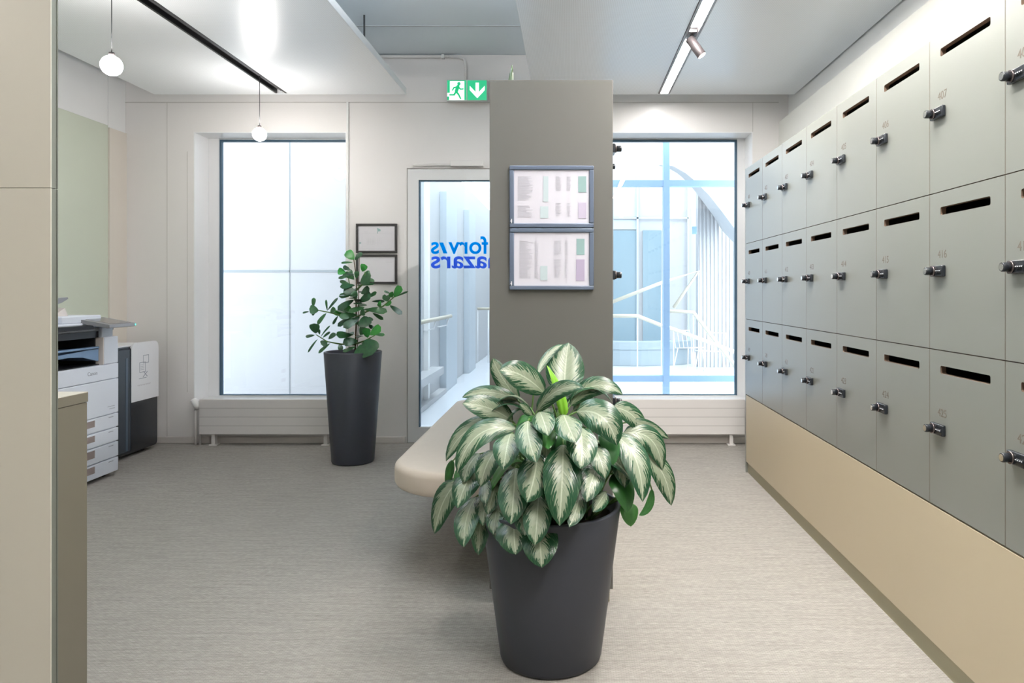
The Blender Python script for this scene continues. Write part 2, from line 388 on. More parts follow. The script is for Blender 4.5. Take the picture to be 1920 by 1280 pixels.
# ------------------------------------------------------------------ glass door with mirrored lettering
dr = nb(); y0, y1 = YB-.008, YB+.06
for b in ((DX0, DX0+.006, 0, DZ), (DX0+.006, DX1-.006, DZ-.006, DZ), (DX1-.006, DX1, 0, DZ)): box(dr, b[0], b[1], y0+.002, y1, b[2], b[3])
door = struct('door_1', dr, M_groove)
lf = nb(); a0, a1 = DX0+.008, DX1-.008
for b in ((a0, a0+.085, .006, DZ-.01), (a1-.085, a1, .006, DZ-.01), (a0+.085, a1-.085, DZ-.095, DZ-.01), (a0+.085, a1-.085, .006, .125)):
    box(lf, b[0], b[1], y0, y1-.01, b[2], b[3])
obj('door_leaf', lf, M_frame, door)
g0, g1 = a0+.085, a1-.085
sl = nb()
for b in ((g0, g0+.01, .125, DZ-.095), (g1-.01, g1, .125, DZ-.095), (g0+.01, g1-.01, DZ-.103, DZ-.095)): box(sl, b[0], b[1], y0+.01, y0+.05, b[2], b[3])
obj('gasket', sl, M_seal, door)
bm = nb(); box(bm, g0+.01, g1-.01, y0+.024, y0+.032, .125, DZ-.103); obj('door_glass', bm, M_glass, door)
bm = nb(); tube(bm, [(a0+.05, YB-.03, 2.185), (a0+.36, YB-.035, 2.19)], .008, 8); box(bm, a0+.34, a0+.60, YB-.045, YB-.0005, 2.176, 2.222, bev=.005)
obj('door_closer', bm, M_wall, door)
def place_word(chunks, width, z, xh, x_end, m, label):
    """mirrored word seen from inside: laid out left to right, then flipped so that its last letter ends at x_end"""
    t0 = text_bm('x', 1, 0); k = xh/max(v.co.y for v in t0.verts); t0.free()
    big = nb(); cur = 0
    for ch in chunks:
        if ch == '/':
            prism(big, [(cur-.02,0),(cur+.15,0),(cur+.33,xh/k),(cur+.16,xh/k)], lambda a, b, tt: (a, b, tt), -.001, .001); cur += .34; continue
        t1 = text_bm(ch, 1, .001, .016); x0 = min(v.co.x for v in t1.verts)
        for v in t1.verts: v.co.x += cur-x0
        cur = max(v.co.x for v in t1.verts)+.06
        me = bpy.data.meshes.new('t'); t1.to_mesh(me); t1.free(); big.from_mesh(me); bpy.data.meshes.remove(me)
    xs = [v.co.x for v in big.verts]; mn, mx_ = min(xs), max(xs); kx = width/(mx_-mn)
    for v in big.verts: v.co = Vector((x_end+(mx_-v.co.x)*kx, y0+.0225+v.co.z, z+v.co.y*k))
    o = obj('lettering', big, m, door); o['label'] = label
yz = YB+.015
place_word(['forv', '/', 's'], 107*yz/F, HC-(475-VY)*yz/F, 20.5*yz/F, (808-VX)*yz/F, M_logo1, 'sky blue mirrored lettering on the door glass')
place_word(['mazars'], 143*yz/F, HC-(502-VY)*yz/F, 20.5*yz/F, (808-VX)*yz/F, M_logo2, 'royal blue mirrored lettering on the door glass')

# ------------------------------------------------------------------ what lies outside the glass
sbox('floor_outside', M_outfl, [(-6, 6, YB+.31, 19, -.1, -.002)])
bm = nb(); box(bm, -5.2, -1.72, 7.8, 8.0, -.001, 3.0)
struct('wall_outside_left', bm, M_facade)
yo = 7.798
bm = nb(); xv = (543-VX)*yo/F; zh = HC-(508-VY)*yo/F
box(bm, xv-.004, xv+.004, yo-.004, yo+.001, 0, 3.0); box(bm, -5.2, -1.72, yo-.004, yo+.001, zh-.011, zh+.011)
tag(obj('trim_10', bm, M_outjoint), kind='structure')
# corridor behind the door
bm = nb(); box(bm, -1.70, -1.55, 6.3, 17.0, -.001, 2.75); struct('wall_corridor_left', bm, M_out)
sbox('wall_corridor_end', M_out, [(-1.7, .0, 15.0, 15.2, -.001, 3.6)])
bm = nb()
for a, b in ((6.25, 6.32), (7.52, 7.60)): box(bm, -1.549, -1.50, a, b, 0, 2.62)
tag(obj('trim_11', bm, M_white), kind='structure')
bm = nb(); box(bm, -1.549, -1.47, 8.45, 9.25, 0, 2.38); box(bm, -1.549, -1.47, 10.35, 11.05, 0, 2.38)
tag(obj('trim_12', bm, M_paleb), kind='structure')
bm = nb(); box(bm, -1.549, -1.542, 6.36, 6.40, 0.1, 2.3); box(bm, -1.549, -1.40, 6.4, 7.9, .28, .36); box(bm, -1.549, -1.46, 6.3, 8.4, 0, .05)
tag(obj('trim_13', bm, M_out), kind='structure')
t = thing('handrail', 'pale handrail on the corridor wall just behind the glass door', 'handrail', (-1.42, 7.2, 0))
bm = nb(); tube(bm, [(0,-1.1,.9), (0,1.25,.9)], .022, 10); obj('rail', bm, M_rail, t)
for y in (-.7, .3, 1.1):
    bm = nb(); tube(bm, [(0,y,.88), (-.02,y,.80), (-.10,y,.78), (-.128,y,.78)], .008, 8); obj('bracket', bm, M_chair, t)
t = thing('handrail', 'short handrail far down the corridor, beside the locker block edge', 'handrail', (-1.45, 11.9, 0))
bm = nb(); tube(bm, [(-.14,0,.9), (.12,0,.9)], .022, 10); obj('rail', bm, M_rail, t)
bm = nb(); tube(bm, [(-.10,0,.88), (-.10,0,0)], .012, 8); tube(bm, [(.08,0,.88), (.08,0,0)], .012, 8); obj('post', bm, M_chair, t)
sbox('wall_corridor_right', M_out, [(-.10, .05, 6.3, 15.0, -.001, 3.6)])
# outer glazing grid seen through the right-hand window
yq = 6.35
def q(px, py): return pt(px, py, yq)
bm = nb(); xm = q(1250,0).x
box(bm, xm-.027, xm+.027, yq, yq+.08, 0, 4.0)
for py in (343, 710):
    z = q(0,py).z; box(bm, .06, xm-.0275, yq+.005, yq+.075, z-.027, z+.027); box(bm, xm+.0275, 2.6, yq+.005, yq+.075, z-.027, z+.027)
struct('window_3', bm, M_blue)
# atrium walls
yw = 14.0
bm = nb(); box(bm, .06, 4.0, yw, yw+.2, -.001, 6.5); struct('wall_atrium_back', bm, M_far)
def w(px, py, Y=yw): return pt(px, py, Y)
bm = nb()
for a, b, t0, t1 in ((1150,1195,432,655), (1205,1240,432,652)):
    p, r = w(a,t0), w(b,t1); box(bm, p.x, r.x, yw-.03, yw-.001, r.z, p.z)
tag(obj('trim_14', bm, M_bluew), kind='structure')
bm = nb()
for a, b, t0, t1 in ((1150,1195,346,407), (1150,1195,412,430)):
    p, r = w(a,t0), w(b,t1); box(bm, p.x, r.x, yw-.02, yw-.001, r.z, p.z)
for px in (1195, 1290):
    p = w(px,0); box(bm, p.x-.02, p.x+.02, yw-.05, yw-.0305, 0, w(0,300).z)
p = w(1150,409); r = w(1240,409); box(bm, p.x, w(1290,0).x, yw-.05, yw-.0305, p.z-.015, p.z+.015)
tag(obj('trim_15', bm, M_paleb), kind='structure')
# ribbed wall on the right of the atrium
bm = nb(); yr = 11.2; x0 = pt(1309,0,yr).x
box(bm, x0, x0+2.6, yr, yr+.2, -.001, 5.0)
k = 0; x = x0+.02
while x < x0+1.6: box(bm, x, x+.025, yr-.02, yr+.001, 0, 5.0); x += .06
struct('wall_atrium_right', bm, M_far)
p = pt(1303,432,yr); bm = nb(); box(bm, p.x-.05, p.x+.02, yr-.06, yr-.021, p.z-.06, p.z+.06, bev=.008)
tag(obj('wall_sensor', bm, M_blue), 'small blue wall box on the ribbed wall beyond the right window', 'sensor box')
# curved soffit sweeping over the atrium
bm = nb(); ya, yb_ = 9.6, 11.1
arc = [(1120,330),(1150,328),(1180,326),(1205,320),(1240,309),(1262,311),(1285,324),(1300,336),(1330,366),(1355,398),(1380,432),(1400,465)]
low = [pt(a,b,ya) for a,b in arc]
rows = []
for dy, dz in ((0,0), (.75,.12), (1.5,.35)): rows.append([bm.verts.new((v.x, v.y+dy, v.z+dz)) for v in low])
rows.append([bm.verts.new((v.x, v.y+1.5, v.z+1.6)) for v in low])
rows.append([bm.verts.new((v.x, v.y, v.z+1.6)) for v in low])
for a, b in zip(rows, rows[1:]+rows[:1]):
    for i in range(len(low)-1): f = bm.faces.new((a[i], a[i+1], b[i+1], b[i])); f.smooth = False
bm.faces.new([r[0] for r in rows]); bm.faces.new([r[-1] for r in rows][::-1])
struct('ceiling_atrium', bm, M_out)
# handrails of the atrium stair
def rail(pts, Y0, Y1, label, posts=()):
    n = len(pts); root = thing('handrail', label, 'handrail', (0,0,0), 0)
    P = [pt(a, b, Y0+(Y1-Y0)*i/(n-1)) for i, (a, b) in enumerate(pts)]
    root.location = (P[0].x, P[0].y, 0); off = Vector((P[0].x, P[0].y, 0))
    bm = nb(); tube(bm, [v-off for v in P], .024, 10); obj('rail', bm, M_rail, root)
    for i in posts:
        v = P[i]-off; bm = nb(); tube(bm, [(v.x,v.y,v.z-.022), (v.x,v.y,0)], .006, 8); obj('post', bm, M_chair, root)
    return root
rail([(1140,569),(1240,530),(1310,508),(1263,577)], 9.2, 9.2, 'upper oak handrail of the atrium stair, rising to the right', (1,2))
rail([(1140,592),(1195,592),(1240,610),(1263,617),(1390,664)], 8.4, 8.4, 'lower oak handrail of the atrium stair, falling to the right', (1,3))
rail([(1256,583),(1300,585),(1342,640),(1384,692)], 8.9, 8.9, 'middle oak handrail kinked over the stair beside the ribbed wall', (1,2))
# lounge seat and wire chairs in the atrium
t = thing('lounge_bench', 'pale blue curved lounge bench in the atrium behind the window', 'bench', (1.05, 11.6, 0))
bm = nb()
for k in range(8):
    a0_, a1_ = [math.radians(200+k*17.5), math.radians(200+(k+1)*17.5)]
seg = [(math.cos(math.radians(a)), math.sin(math.radians(a))) for a in range(195, 346, 10)]
def ring_seat(bm, r0, r1, z0, z1):
    A = []
    for c, s in seg: A.append([bm.verts.new((c*r, s*r*.6+.35, z)) for r, z in ((r0,z0),(r1,z0),(r1,z1),(r0,z1))])
    for a, b in zip(A, A[1:]):
        for i in range(4): bm.faces.new((a[i], a[(i+1)%4], b[(i+1)%4], b[i]))
    bm.faces.new(A[0][::-1]); bm.faces.new(A[-1])
ring_seat(bm, .55, 1.0, 0, .26); obj('base', bm, M_lounge, t)
bm = nb(); ring_seat(bm, .53, 1.03, .26, .38); obj('seat', bm, M_lounge, t)
def wire_chair(x, y, rz, label):
    t = thing('wire_chair', label, 'chair', (x, y, 0), rz); t.scale = (.8,.8,.72)
    bm = nb()
    for k in range(5): tube(bm, [(-.2+.1*k, -.22, .46), (-.2+.1*k, .18, .43), (-.2+.1*k, .26, .80)], .006, 6)
    tube(bm, [(-.2,-.22,.46),(.2,-.22,.46)], .008, 6); tube(bm, [(-.2,.26,.80),(.2,.26,.80)], .008, 6); obj('seat_shell', bm, M_chair, t)
    for a, b in ((-.2,-.2), (.2,-.2), (-.2,.2), (.2,.2)):
        bm = nb(); tube(bm, [(a*.8,b*.8,.44), (a*1.1,b*1.1,0)], .009, 6); obj('leg', bm, M_chair, t)
wire_chair(1.85, 11.0, .5, 'white wire chair in the atrium, left of its pair behind the mullion')
wire_chair(2.05, 10.4, -.6, 'white wire chair in the atrium, nearer one by the ribbed wall')

# ------------------------------------------------------------------ suspended ceiling panels and lights
def ceil_panel(name, x0, x1, label, gapx):
    t = thing(name, label, 'ceiling panel', ((x0+x1)/2, 1.2, ZP)); cx = (x0+x1)/2
    bm = nb()
    segs = [(x0, gapx-.045), (gapx+.045, x1)]
    for a, b in segs: box(bm, a-cx, b-cx, -3.9, 4.2, 0, .05, bev=.002, seg=1)
    box(bm, gapx-.045-cx, gapx+.045-cx, 4.17, 4.2, 0, .05)
    obj('panel', bm, M_perf, t)
    for x in (x0+.146, x1-.146):
        for y in (-2.5, .5, 3.6):
            bm = nb(); tube(bm, [(x-cx, y, .05), (x-cx, y, ZT-ZP)], .006, 6); obj('hanger_rod', bm, M_cable, t)
    return t
XTL, XTR = -2.18, .709
ceil_panel('ceiling_panel', -3.16, -1.244, 'white perforated ceiling panel on the left, over the copier and tall plant', XTL)
ceil_panel('ceiling_panel', -.28, 1.705, 'white perforated ceiling panel on the right, over the lockers', XTR)
# left: black track with pendant globes
t = thing('light_track', 'long black recessed light track in the left ceiling panel', 'light track', (XTL, 1.2, ZP))
bm = nb(); box(bm, -.043, .043, -3.85, 4.165, .031, .045); box(bm, -.043, -.030, -3.85, 4.165, .0, .03); box(bm, .030, .043, -3.85, 4.165, .0, .03); obj('channel', bm, M_track, t)
bm = nb(); box(bm, -.006, .006, -3.85, 4.165, .018, .03); obj('conductor', bm, mat('grey conductor', (.09,.09,.1), .4), t)
def pendant(Y, zc, label):
    t = thing('pendant_lamp', label, 'pendant lamp', (XTL, Y, ZP))
    h = zc-ZP
    bm = nb(); lathe(bm, [(0,.016),(.004,.016),(.004,.002),(.0,.002)], seg=20); obj('canopy', bm, M_track, t)
    bm = nb(); tube(bm, [(0,0,.002), (0,0,h+.055)], .0022, 6); obj('cable', bm, M_cable, t)
    bm = nb(); lathe(bm, [(0,h+.062),(.012,h+.062),(.014,h+.045),(0,h+.040)], seg=20); obj('cap', bm, M_bronze, t)
    bm = nb(); bmesh.ops.create_uvsphere(bm, u_segments=32, v_segments=20, radius=.047, matrix=Matrix.Translation((0,0,h))); obj('globe', bm, M_globe, t, smooth=True)
pendant(4.99, 2.297, 'glowing globe pendant lamp hanging in front of the left window')
pendant(3.38, 2.27, 'glowing globe pendant lamp nearest the camera, above the copier')
pendant(1.77, 2.27, 'glowing globe pendant lamp out of frame, third along the black track')
pendant(0.16, 2.27, 'glowing globe pendant lamp out of frame, fourth along the black track')  # unseen pendant at the same spacing, added for more light
# right: grey channel with lit LED bars and a spotlight
t = thing('led_track', 'grey ceiling light channel with glowing LED bars above the lockers', 'ceiling light', (XTR, 0, ZP))
bm = nb(); box(bm, -.043, .043, -2.6, 5.365, .035, .048); box(bm, -.043, -.028, -2.6, 5.365, -.004, .035); box(bm, .028, .043, -2.6, 5.365, -.004, .035); box(bm, -.043, .043, 5.365, 5.369, -.004, .048); obj('channel', bm, M_trackg, t)
y = 5.36
for k in range(4):
    bm = nb(); box(bm, -.0275, .0275, y-1.04, y, -.002, .022); obj('led_bar', bm, M_leddim if k == 0 else M_led, t); y -= 1.35
def spot(Y, rz, label):
    t = thing('spotlight', label, 'spotlight', (XTR, Y, ZP))
    bm = nb(); box(bm, -.025, .025, -.06, .06, .0, .02, bev=.003); obj('adapter', bm, M_track, t)
    bm = nb(); tube(bm, [(0,0,.002), (0,0,-.035)], .006, 8); obj('joint', bm, M_chrome, t)
    d = Vector((.42,-.10,-.62)).normalized(); b = Vector((0,0,-.03)); a = b-d*.02
    bm = nb(); tube(bm, [a, a+d*.004, a+d*.125, a+d*.128], [.024,.028,.028,.026], 24); obj('barrel', bm, M_bronze, t)
    bm = nb(); tube(bm, [a+d*.127, a+d*.1295], .0235, 24); obj('lens', bm, M_spotem, t)
spot(4.16, 0, 'small bronze cylinder spotlight between two glowing LED bars')
# unseen fill lamps above and behind the camera, added for overall brightness
for k, (x, yb2) in enumerate(((-.76, -.6), (-.76, -2.2), (-2.4, -1.4), (1.0, -1.6))):
    z = ZT if x == -.76 else ZP
    t = thing('linear_lamp', ['slim white linear lamp on the bare ceiling strip just behind the camera', 'slim white linear lamp on the bare ceiling strip by the rear wall', 'slim white linear lamp under the left panel behind the camera', 'slim white linear lamp under the right panel behind the camera'][k], 'ceiling light', (x, yb2, z))
    bm = nb(); box(bm, -.04, .04, -.7, .7, -.05, -.001, bev=.003); obj('housing', bm, M_white, t)
    bm = nb(); box(bm, -.034, .034, -.69, .69, -.056, -.0505); obj('diffuser', bm, M_fill, t)

t = thing('suspended_lamp', 'slim white suspended lamp hanging in the gap between the ceiling panels, out of frame', 'ceiling light', (-.76, 2.5, 2.62))  # unseen uplight, added to brighten the bare ceiling slab
bm = nb(); box(bm, -.045, .045, -.8, .8, -.02, .02, bev=.003); obj('housing', bm, M_white, t)
bm = nb(); box(bm, -.038, .038, -.78, .78, .0205, .026); obj('diffuser', bm, M_up, t)
for y in (-.6, .6):
    bm = nb(); tube(bm, [(0,y,.0262), (0,y,ZT-2.62)], .0015, 6); obj('cable', bm, M_cable, t)
# ------------------------------------------------------------------ exit sign and its conduit
ye = 5.52
t = thing('exit_sign', 'green backlit escape sign with running man and down arrow hanging by the block', 'exit sign', ((876-VX)*ye/F, ye, HC-(170-VY)*ye/F))
hw, hh = .158, .082
bm = nb(); box(bm, -hw, hw, -.012, .03, -hh, hh, bev=.004); obj('housing', bm, M_signhouse, t)
def flat(name, polys, m, y, par):
    bm = nb()
    for pl in polys: prism(bm, pl, lambda a, b, tt: (a, tt, b), y, y-.0012)
    return obj(name, bm, m, par)
def rect(a, b, c, d): return [(a,c),(b,c),(b,d),(a,d)]
def cap(p, q_, r, n=6):
    p, q_ = Vector(p), Vector(q_); d = (q_-p); an = math.atan2(d.y, d.x); out = []
    for k in range(n+1): a = an+math.pi/2+math.pi*k/n; out.append((p.x+r*math.cos(a), p.y+r*math.sin(a)))
    for k in range(n+1): a = an-math.pi/2+math.pi*k/n; out.append((q_.x+r*math.cos(a), q_.y+r*math.sin(a)))
    return out
flat('pictogram_panel', [rect(-hw+.006, -.004, -hh+.006, hh-.006)], M_signwhite, -.0125, t)
flat('arrow_panel', [rect(.004, hw-.006, -hh+.006, hh-.006)], M_signgreen, -.0125, t)
ox = -.078
man = [[(ox+.016+.0135*math.cos(k*math.pi/8), .050+.0135*math.sin(k*math.pi/8)) for k in range(16)],
       cap((ox+.008,.028),(ox-.004,-.008),.013), cap((ox+.008,.026),(ox-.022,.020),.0055), cap((ox-.022,.020),(ox-.034,.0),.005),
       cap((ox+.012,.024),(ox+.028,.008),.0055), cap((ox+.028,.008),(ox+.048,.010),.005),
       cap((ox-.004,-.012),(ox+.014,-.034),.007), cap((ox+.014,-.034),(ox+.028,-.064),.006),
       cap((ox-.006,-.012),(ox-.022,-.036),.007), cap((ox-.022,-.036),(ox-.054,-.036),.006)]
flat('running_man', man, M_signgreen, -.0140, t)
flat('door_symbol', [rect(-hw+.006,-hw+.026,-.02,hh-.006), rect(-hw+.006,-hw+.020,-hh+.006,-.048), rect(-.020,-.004,-hh+.006,hh-.006), rect(-hw+.026,-.02,hh-.012,hh-.006)], M_signgreen, -.0140, t)
ax = .080
flat('down_arrow', [rect(ax-.013, ax+.013, -.025, .058), [(ax,-.062),(ax+.058,.0),(ax+.058,.034),(ax,-.028),(ax-.058,.034),(ax-.058,.0)]], M_signwhite, -.0140, t)
t = thing('conduit', 'thin pale conduit pipe running under the ceiling and down to the sign', 'pipe', (0, 0, 0))
zc_ = HC-(106-VY)*5.585/F
bm = nb(); tube(bm, [(-1.95, 5.585, zc_), (-.95, 5.585, zc_)], .011, 10); tube(bm, [(-.95,5.585,zc_), (-.87,5.58,zc_-.008), (-.828,5.56,zc_-.03), (-.815,5.53,zc_-.08), (-.815,5.53,2.836)], .011, 10)
obj('pipe', bm, M_wall, t)
bm = nb(); 
for x in (-1.6, -1.0): box(bm, x-.012, x+.012, 5.57, YB-.0005, zc_-.016, zc_+.016, bev=.003)
obj('clip', bm, M_white, t)

# ------------------------------------------------------------------ framed sheets on the wall
def picture(pxc, py0, py1, label, kind):
    Y = YB-.022; a, b = pt(667,py1,Y), pt(744,py0,Y)
    t = thing('picture_frame', label, 'picture frame', ((a.x+b.x)/2, YB, a.z)); hw = (b.x-a.x)/2; H = b.z-a.z; fw = .017
    bm = nb()
    for r in ((-hw,hw,0,fw), (-hw,hw,H-fw,H), (-hw,-hw+fw,fw,H-fw), (hw-fw,hw,fw,H-fw)): box(bm, r[0], r[1], -.022, -.001, r[2], r[3], bev=.002, seg=1)
    obj('frame', bm, M_frameblk, t)
    bm = nb(); box(bm, -hw+fw, hw-fw, -.012, -.002, fw, H-fw); obj('sheet', bm, M_paper, t)
    y = -.0122
    if kind:
        L = []; x0, x1, z0, z1 = -hw+.045, hw-.04, fw+.015, H*.66; e = .0012
        L += [rect(x0,x1,z0,z0+e), rect(x0,x1,z1,z1+e), rect(x0,x0+e,z0,z1), rect(x1,x1+e,z0,z1)]
        for k in range(9): L.append(rect(x0+.04+.014*k, x0+.0415+.014*k, z0+.03+.004*(k%3), z1-.035))
        for k in range(3): L.append(rect(x0+.04, x0+.10, z0+.036+.012*k, z0+.0372+.012*k))
        L.append(rect(x0+.02, x0+.05, z1+.012, z1+.0135)); tag(flat('plan_print', L, M_print, y, t), kind='stuff')
        flat('green_mark', [[(.008,z1+.016),(.032,z1+.020),(.030,z1+.034),(.004,z1+.046)], rect(.006,.011,z1,z1+.018), rect(-hw+.023,-hw+.040,z0+.042,z0+.052)], M_pteal, y, t)
    else:
        tag(flat('print', [rect(hw-.09,hw-.03,H-.052,H-.050), rect(hw-.085,hw-.04,H-.062,H-.060)], M_print, y, t), kind='stuff')
picture(0, 419, 474, 'dark framed sheet with a plan and green mark, upper of two beside the door', 1)
picture(0, 477, 532, 'dark framed sheet, nearly blank, lower of two partly behind the tall plant', 0)

# ------------------------------------------------------------------ radiators
def radiator(x0, x1, label, pipe):
    Y0, Y1 = 5.50, 5.575; cx = (x0+x1)/2
    t = thing('radiator', label, 'radiator', (cx, 5.54, 0)); a, b = x0-cx, x1-cx
    z0, z1 = .088, .360
    bm = nb(); box(bm, a, b, Y0-5.54, Y0-5.54+.03, z0, z1, bev=.004)
    obj('front_panel', bm, M_rad, t)
    bm = nb(); box(bm, a+.004, b-.004, Y0-5.54+.031, Y1-5.54, z0+.01, z1-.008, bev=.004); obj('rear_panel', bm, M_rad, t)
    bm = nb()
    for k in range(1, 4): z = z0+(z1-z0)*k/4; box(bm, a+.003, b-.003, Y0-5.54-.0006, Y0-5.54+.001, z-.0016, z+.0016)
    obj('groove', bm, M_radd, t)
    for x in (a+.10, b-.10):
        bm = nb(); box(bm, x-.014, x+.014, -.02, .02, .006, z0+.02); box(bm, x-.03, x+.03, -.03, .03, 0, .007); obj('foot', bm, M_rad, t)
    if pipe:
        bm = nb(); tube(bm, [(a-.045,.0,0),(a-.045,.0,.27)], .009, 10); tube(bm, [(a-.015,.01,0),(a-.015,.01,.19),(a+.005,.01,.19)], .009, 10); obj('pipe', bm, M_rad, t)
        bm = nb(); tube(bm, [(a-.045,0,.27),(a-.045,0,.295),(a-.01,0,.30),(a+.003,0,.30)], .011, 10)
        tube(bm, [(a-.015,-.01,.285),(a-.028,-.02,.31),(a-.046,-.03,.355),(a-.05,-.032,.362)], [.020,.024,.024,.016], 14); obj('thermostat_valve', bm, M_white, t)
radiator(-2.872, -1.80, 'long white low radiator under the left window, behind the tall planter', True)
radiator(.24, 1.353, 'long white low radiator under the right window beside the lockers', False)

# ------------------------------------------------------------------ mail lockers
LW, LH, LD = .40, .497, .455; LZ = [.5165+.497*k for k in range(3)]
def door_bm(th=.018):
    x0, x1, z0, z1 = -LW/2+.0012, LW/2-.0012, .0015, LH-.0015
    out = [(x0,z0),(x1,z0),(x1,z1),(x0,z1)]
    cz, sw, sh, r = LH*.878, .133, .0125, .006; hole = []
    for cx_, cz_, a0 in ((sw-r, sh-r, 0), (-sw+r, sh-r, 90), (-sw+r, -sh+r, 180), (sw-r, -sh+r, 270)):
        for k in range(5):
            a = math.radians(a0+k*22.5); hole.append((cx_+r*math.cos(a), cz+cz_+r*math.sin(a)))
    bm = nb(); loops = []
    for y in (0, th):
        vo = [bm.verts.new((a,y,b)) for a,b in out]; vh = [bm.verts.new((a,y,b)) for a,b in hole]
        eo = [bm.edges.new((vo[i], vo[(i+1)%4])) for i in range(4)]; eh = [bm.edges.new((vh[i], vh[(i+1)%20])) for i in range(20)]
        bmesh.ops.triangle_fill(bm, use_beauty=True, use_dissolve=False, edges=eo+eh); loops.append((vo, vh))
    for k, n in ((0,4),(1,20)):
        A, B = loops[0][k], loops[1][k]
        for i in range(n):
            f = bm.faces.new((A[i], A[(i+1)%n], B[(i+1)%n], B[i])); f.material_index = 1
    return bm
def make_locker():
    t = thing('mail_locker', 'x', 'locker')
    bm = nb(); a = LW/2-.0006; w_ = .014; y0, y1 = .021, LD
    box(bm, -a, -a+w_, y0, y1, .0006, LH-.0006); box(bm, a-w_, a, y0, y1, .0006, LH-.0006)
    box(bm, -a+w_, a-w_, y0, y1, .0006, .0006+w_); box(bm, -a+w_, a-w_, y0, y1, LH-.0006-w_, LH-.0006); box(bm, -a+w_, a-w_, y1-.008, y1, .0006+w_, LH-.0006-w_)
    obj('body', bm, M_dark, t)
    d = obj('door', door_bm(), [M_sage, M_edge], t)
    kx, kz = -LW/2+.045, LH*.5
    lk = nb(); box(lk, kx-.020, kx+.055, -.013, -.0003, kz-.0175, kz+.0175, bev=.003); lo = obj('lock', lk, M_lockbody, d)
    bm = nb(); tube(bm, [(kx,-.0132,kz),(kx,-.018,kz)], .0165, 20); obj('collar', bm, M_redring, lo)
    bm = nb(); tube(bm, [(kx,-.0182,kz),(kx,-.036,kz),(kx,-.038,kz)], [.0125,.0125,.0115], 20); tube(bm, [(kx,-.0382,kz),(kx,-.0388,kz)], .0095, 16, mi=1); obj('knob', bm, [M_lockbody, M_chrome], lo)
    return t
proto = make_locker(); blank = None
def dial_bm():
    bm = nb(); kx, kz = -LW/2+.045, LH*.5
    for k in range(4):
        x = kx+.022+k*.008
        tube(bm, [(x,-.0118,kz-.001),(x+.006,-.0118,kz-.001)], .0048, 12, mi=0)
        box(bm, x+.001, x+.005, -.0172, -.0165, kz-.0006, kz+.0018, mi=1)
    return bm
dial = obj('dial_wheel', dial_bm(), [M_lockbody, M_digit])
lock0 = [c for c in proto.children if c.name.startswith('door')][0].children[0]
# the dials belong to the lock casing: joined into its mesh so every lock carries them
bm = nb(); bm.from_mesh(lock0.data); n0 = len(bm.faces); bm.from_mesh(dial.data)
for f in list(bm.faces)[n0:]: f.material_index = 0 if f.material_index == 0 else 1
bm.to_mesh(lock0.data); bm.free(); lock0.data.materials.append(M_digit); bpy.data.objects.remove(dial)
ordw = ['first', 'second', 'third', 'fourth', 'fifth', 'sixth', 'seventh', 'eighth', 'ninth']
roww = ['bottom', 'middle', 'top']
XF = 1.163; YF = 4.70
used = False
def place_locker(loc, rz, label, group, num=None):
    global used
    t = copy_tree(proto)
    t.location = loc; t.rotation_euler = (0,0,rz); t['label'] = label; t['group'] = group
    if num:
        bm = text_bm(num, .036, .0002)
        for v in bm.verts: v.co = Vector((-LW/2+.052+v.co.x, -.0005-v.co.z, LH*.5+.041+v.co.y))
        d = [c for c in t.children if c.name.startswith('door')][0]
        obj('number', bm, M_numsil, d)
    return t
for r in range(3):
    for c in range(9):
        num = str(401+c+9*(2-r))
        lab = f'sage grey mail locker {num} on the right wall, {roww[r]} row, {ordw[c]} from the window'
        place_locker((XF, YF-LW*(c+.5), LZ[r]), -math.pi/2, lab, 'mail lockers along the right wall', num)
t = thing('locker_plinth', 'long beige panelled plinth with olive kickboard under the right-hand lockers', 'plinth', (XF, (YF+1.1)/2, 0))
h = (YF-1.1)/2
bm = nb(); box(bm, .0005, .02, -h, h, .072, .512, bev=.0015, seg=1); obj('front_panel', bm, M_beige, t)
bm = nb(); box(bm, .012, .03, -h, h, 0, .0715); obj('kickboard', bm, M_olive, t)
bm = nb(); box(bm, .031, .46, -h+.002, h-.002, .0, .508); obj('carcass', bm, M_taupe, t)
bm = nb(); box(bm, .0, .455, h+.0015, h+.0195, .0, 2.0075); obj('end_panel', bm, M_sage, t)
bm = nb(); box(bm, .0, .455, -h-.0195, -h-.0015, .0, 2.0075); obj('end_panel', bm, M_sage, t)
# scribe between lockers and wall
# ------------------------------------------------------------------ central locker block
BX0, BX1, BY0, BY1 = -.3095, .1640, 2.73, 4.80
t = thing('locker_housing', 'tall taupe end panel of the central locker block carrying two framed notices', 'cabinet', ((BX0+BX1)/2, BY0, 0)); bx = (BX0+BX1)/2
def bb(name, m, x0, x1, y0, y1, z0, z1): bm = nb(); box(bm, x0-bx, x1-bx, y0-BY0, y1-BY0, z0, z1, bev=.001, seg=1); return obj(name, bm, m, t)
bb('end_panel', M_taupe, BX0, BX1, BY0, BY0+.02, .055, 2.0095)
bb('end_panel', M_taupe, BX0, BX1, BY1-.02, BY1, .055, 2.0095)
bb('side_panel', M_taupe, BX0, BX0+.016, BY0+.0205, BY1-.0205, .055, 2.0095)
bb('base_panel', M_beige, BX0+.0165, BX1-.001, BY0+.0205, BY1-.0205, .056, .512)
bb('kickboard', M_olive, BX0+.02, BX1-.012, BY0+.015, BY1-.015, 0, .0545)
for r in range(3):
    for c in range(5):
        lab = f'sage mail locker on the central block, {roww[r]} row, {["nearest the camera, lock showing", "second from the camera", "third from the camera", "fourth from the camera", "farthest from the camera"][c]}'
        place_locker((BX1, BY0+.022+LW*(c+.5)+c*.003, LZ[r]), math.pi/2, lab, 'mail lockers on the central block')
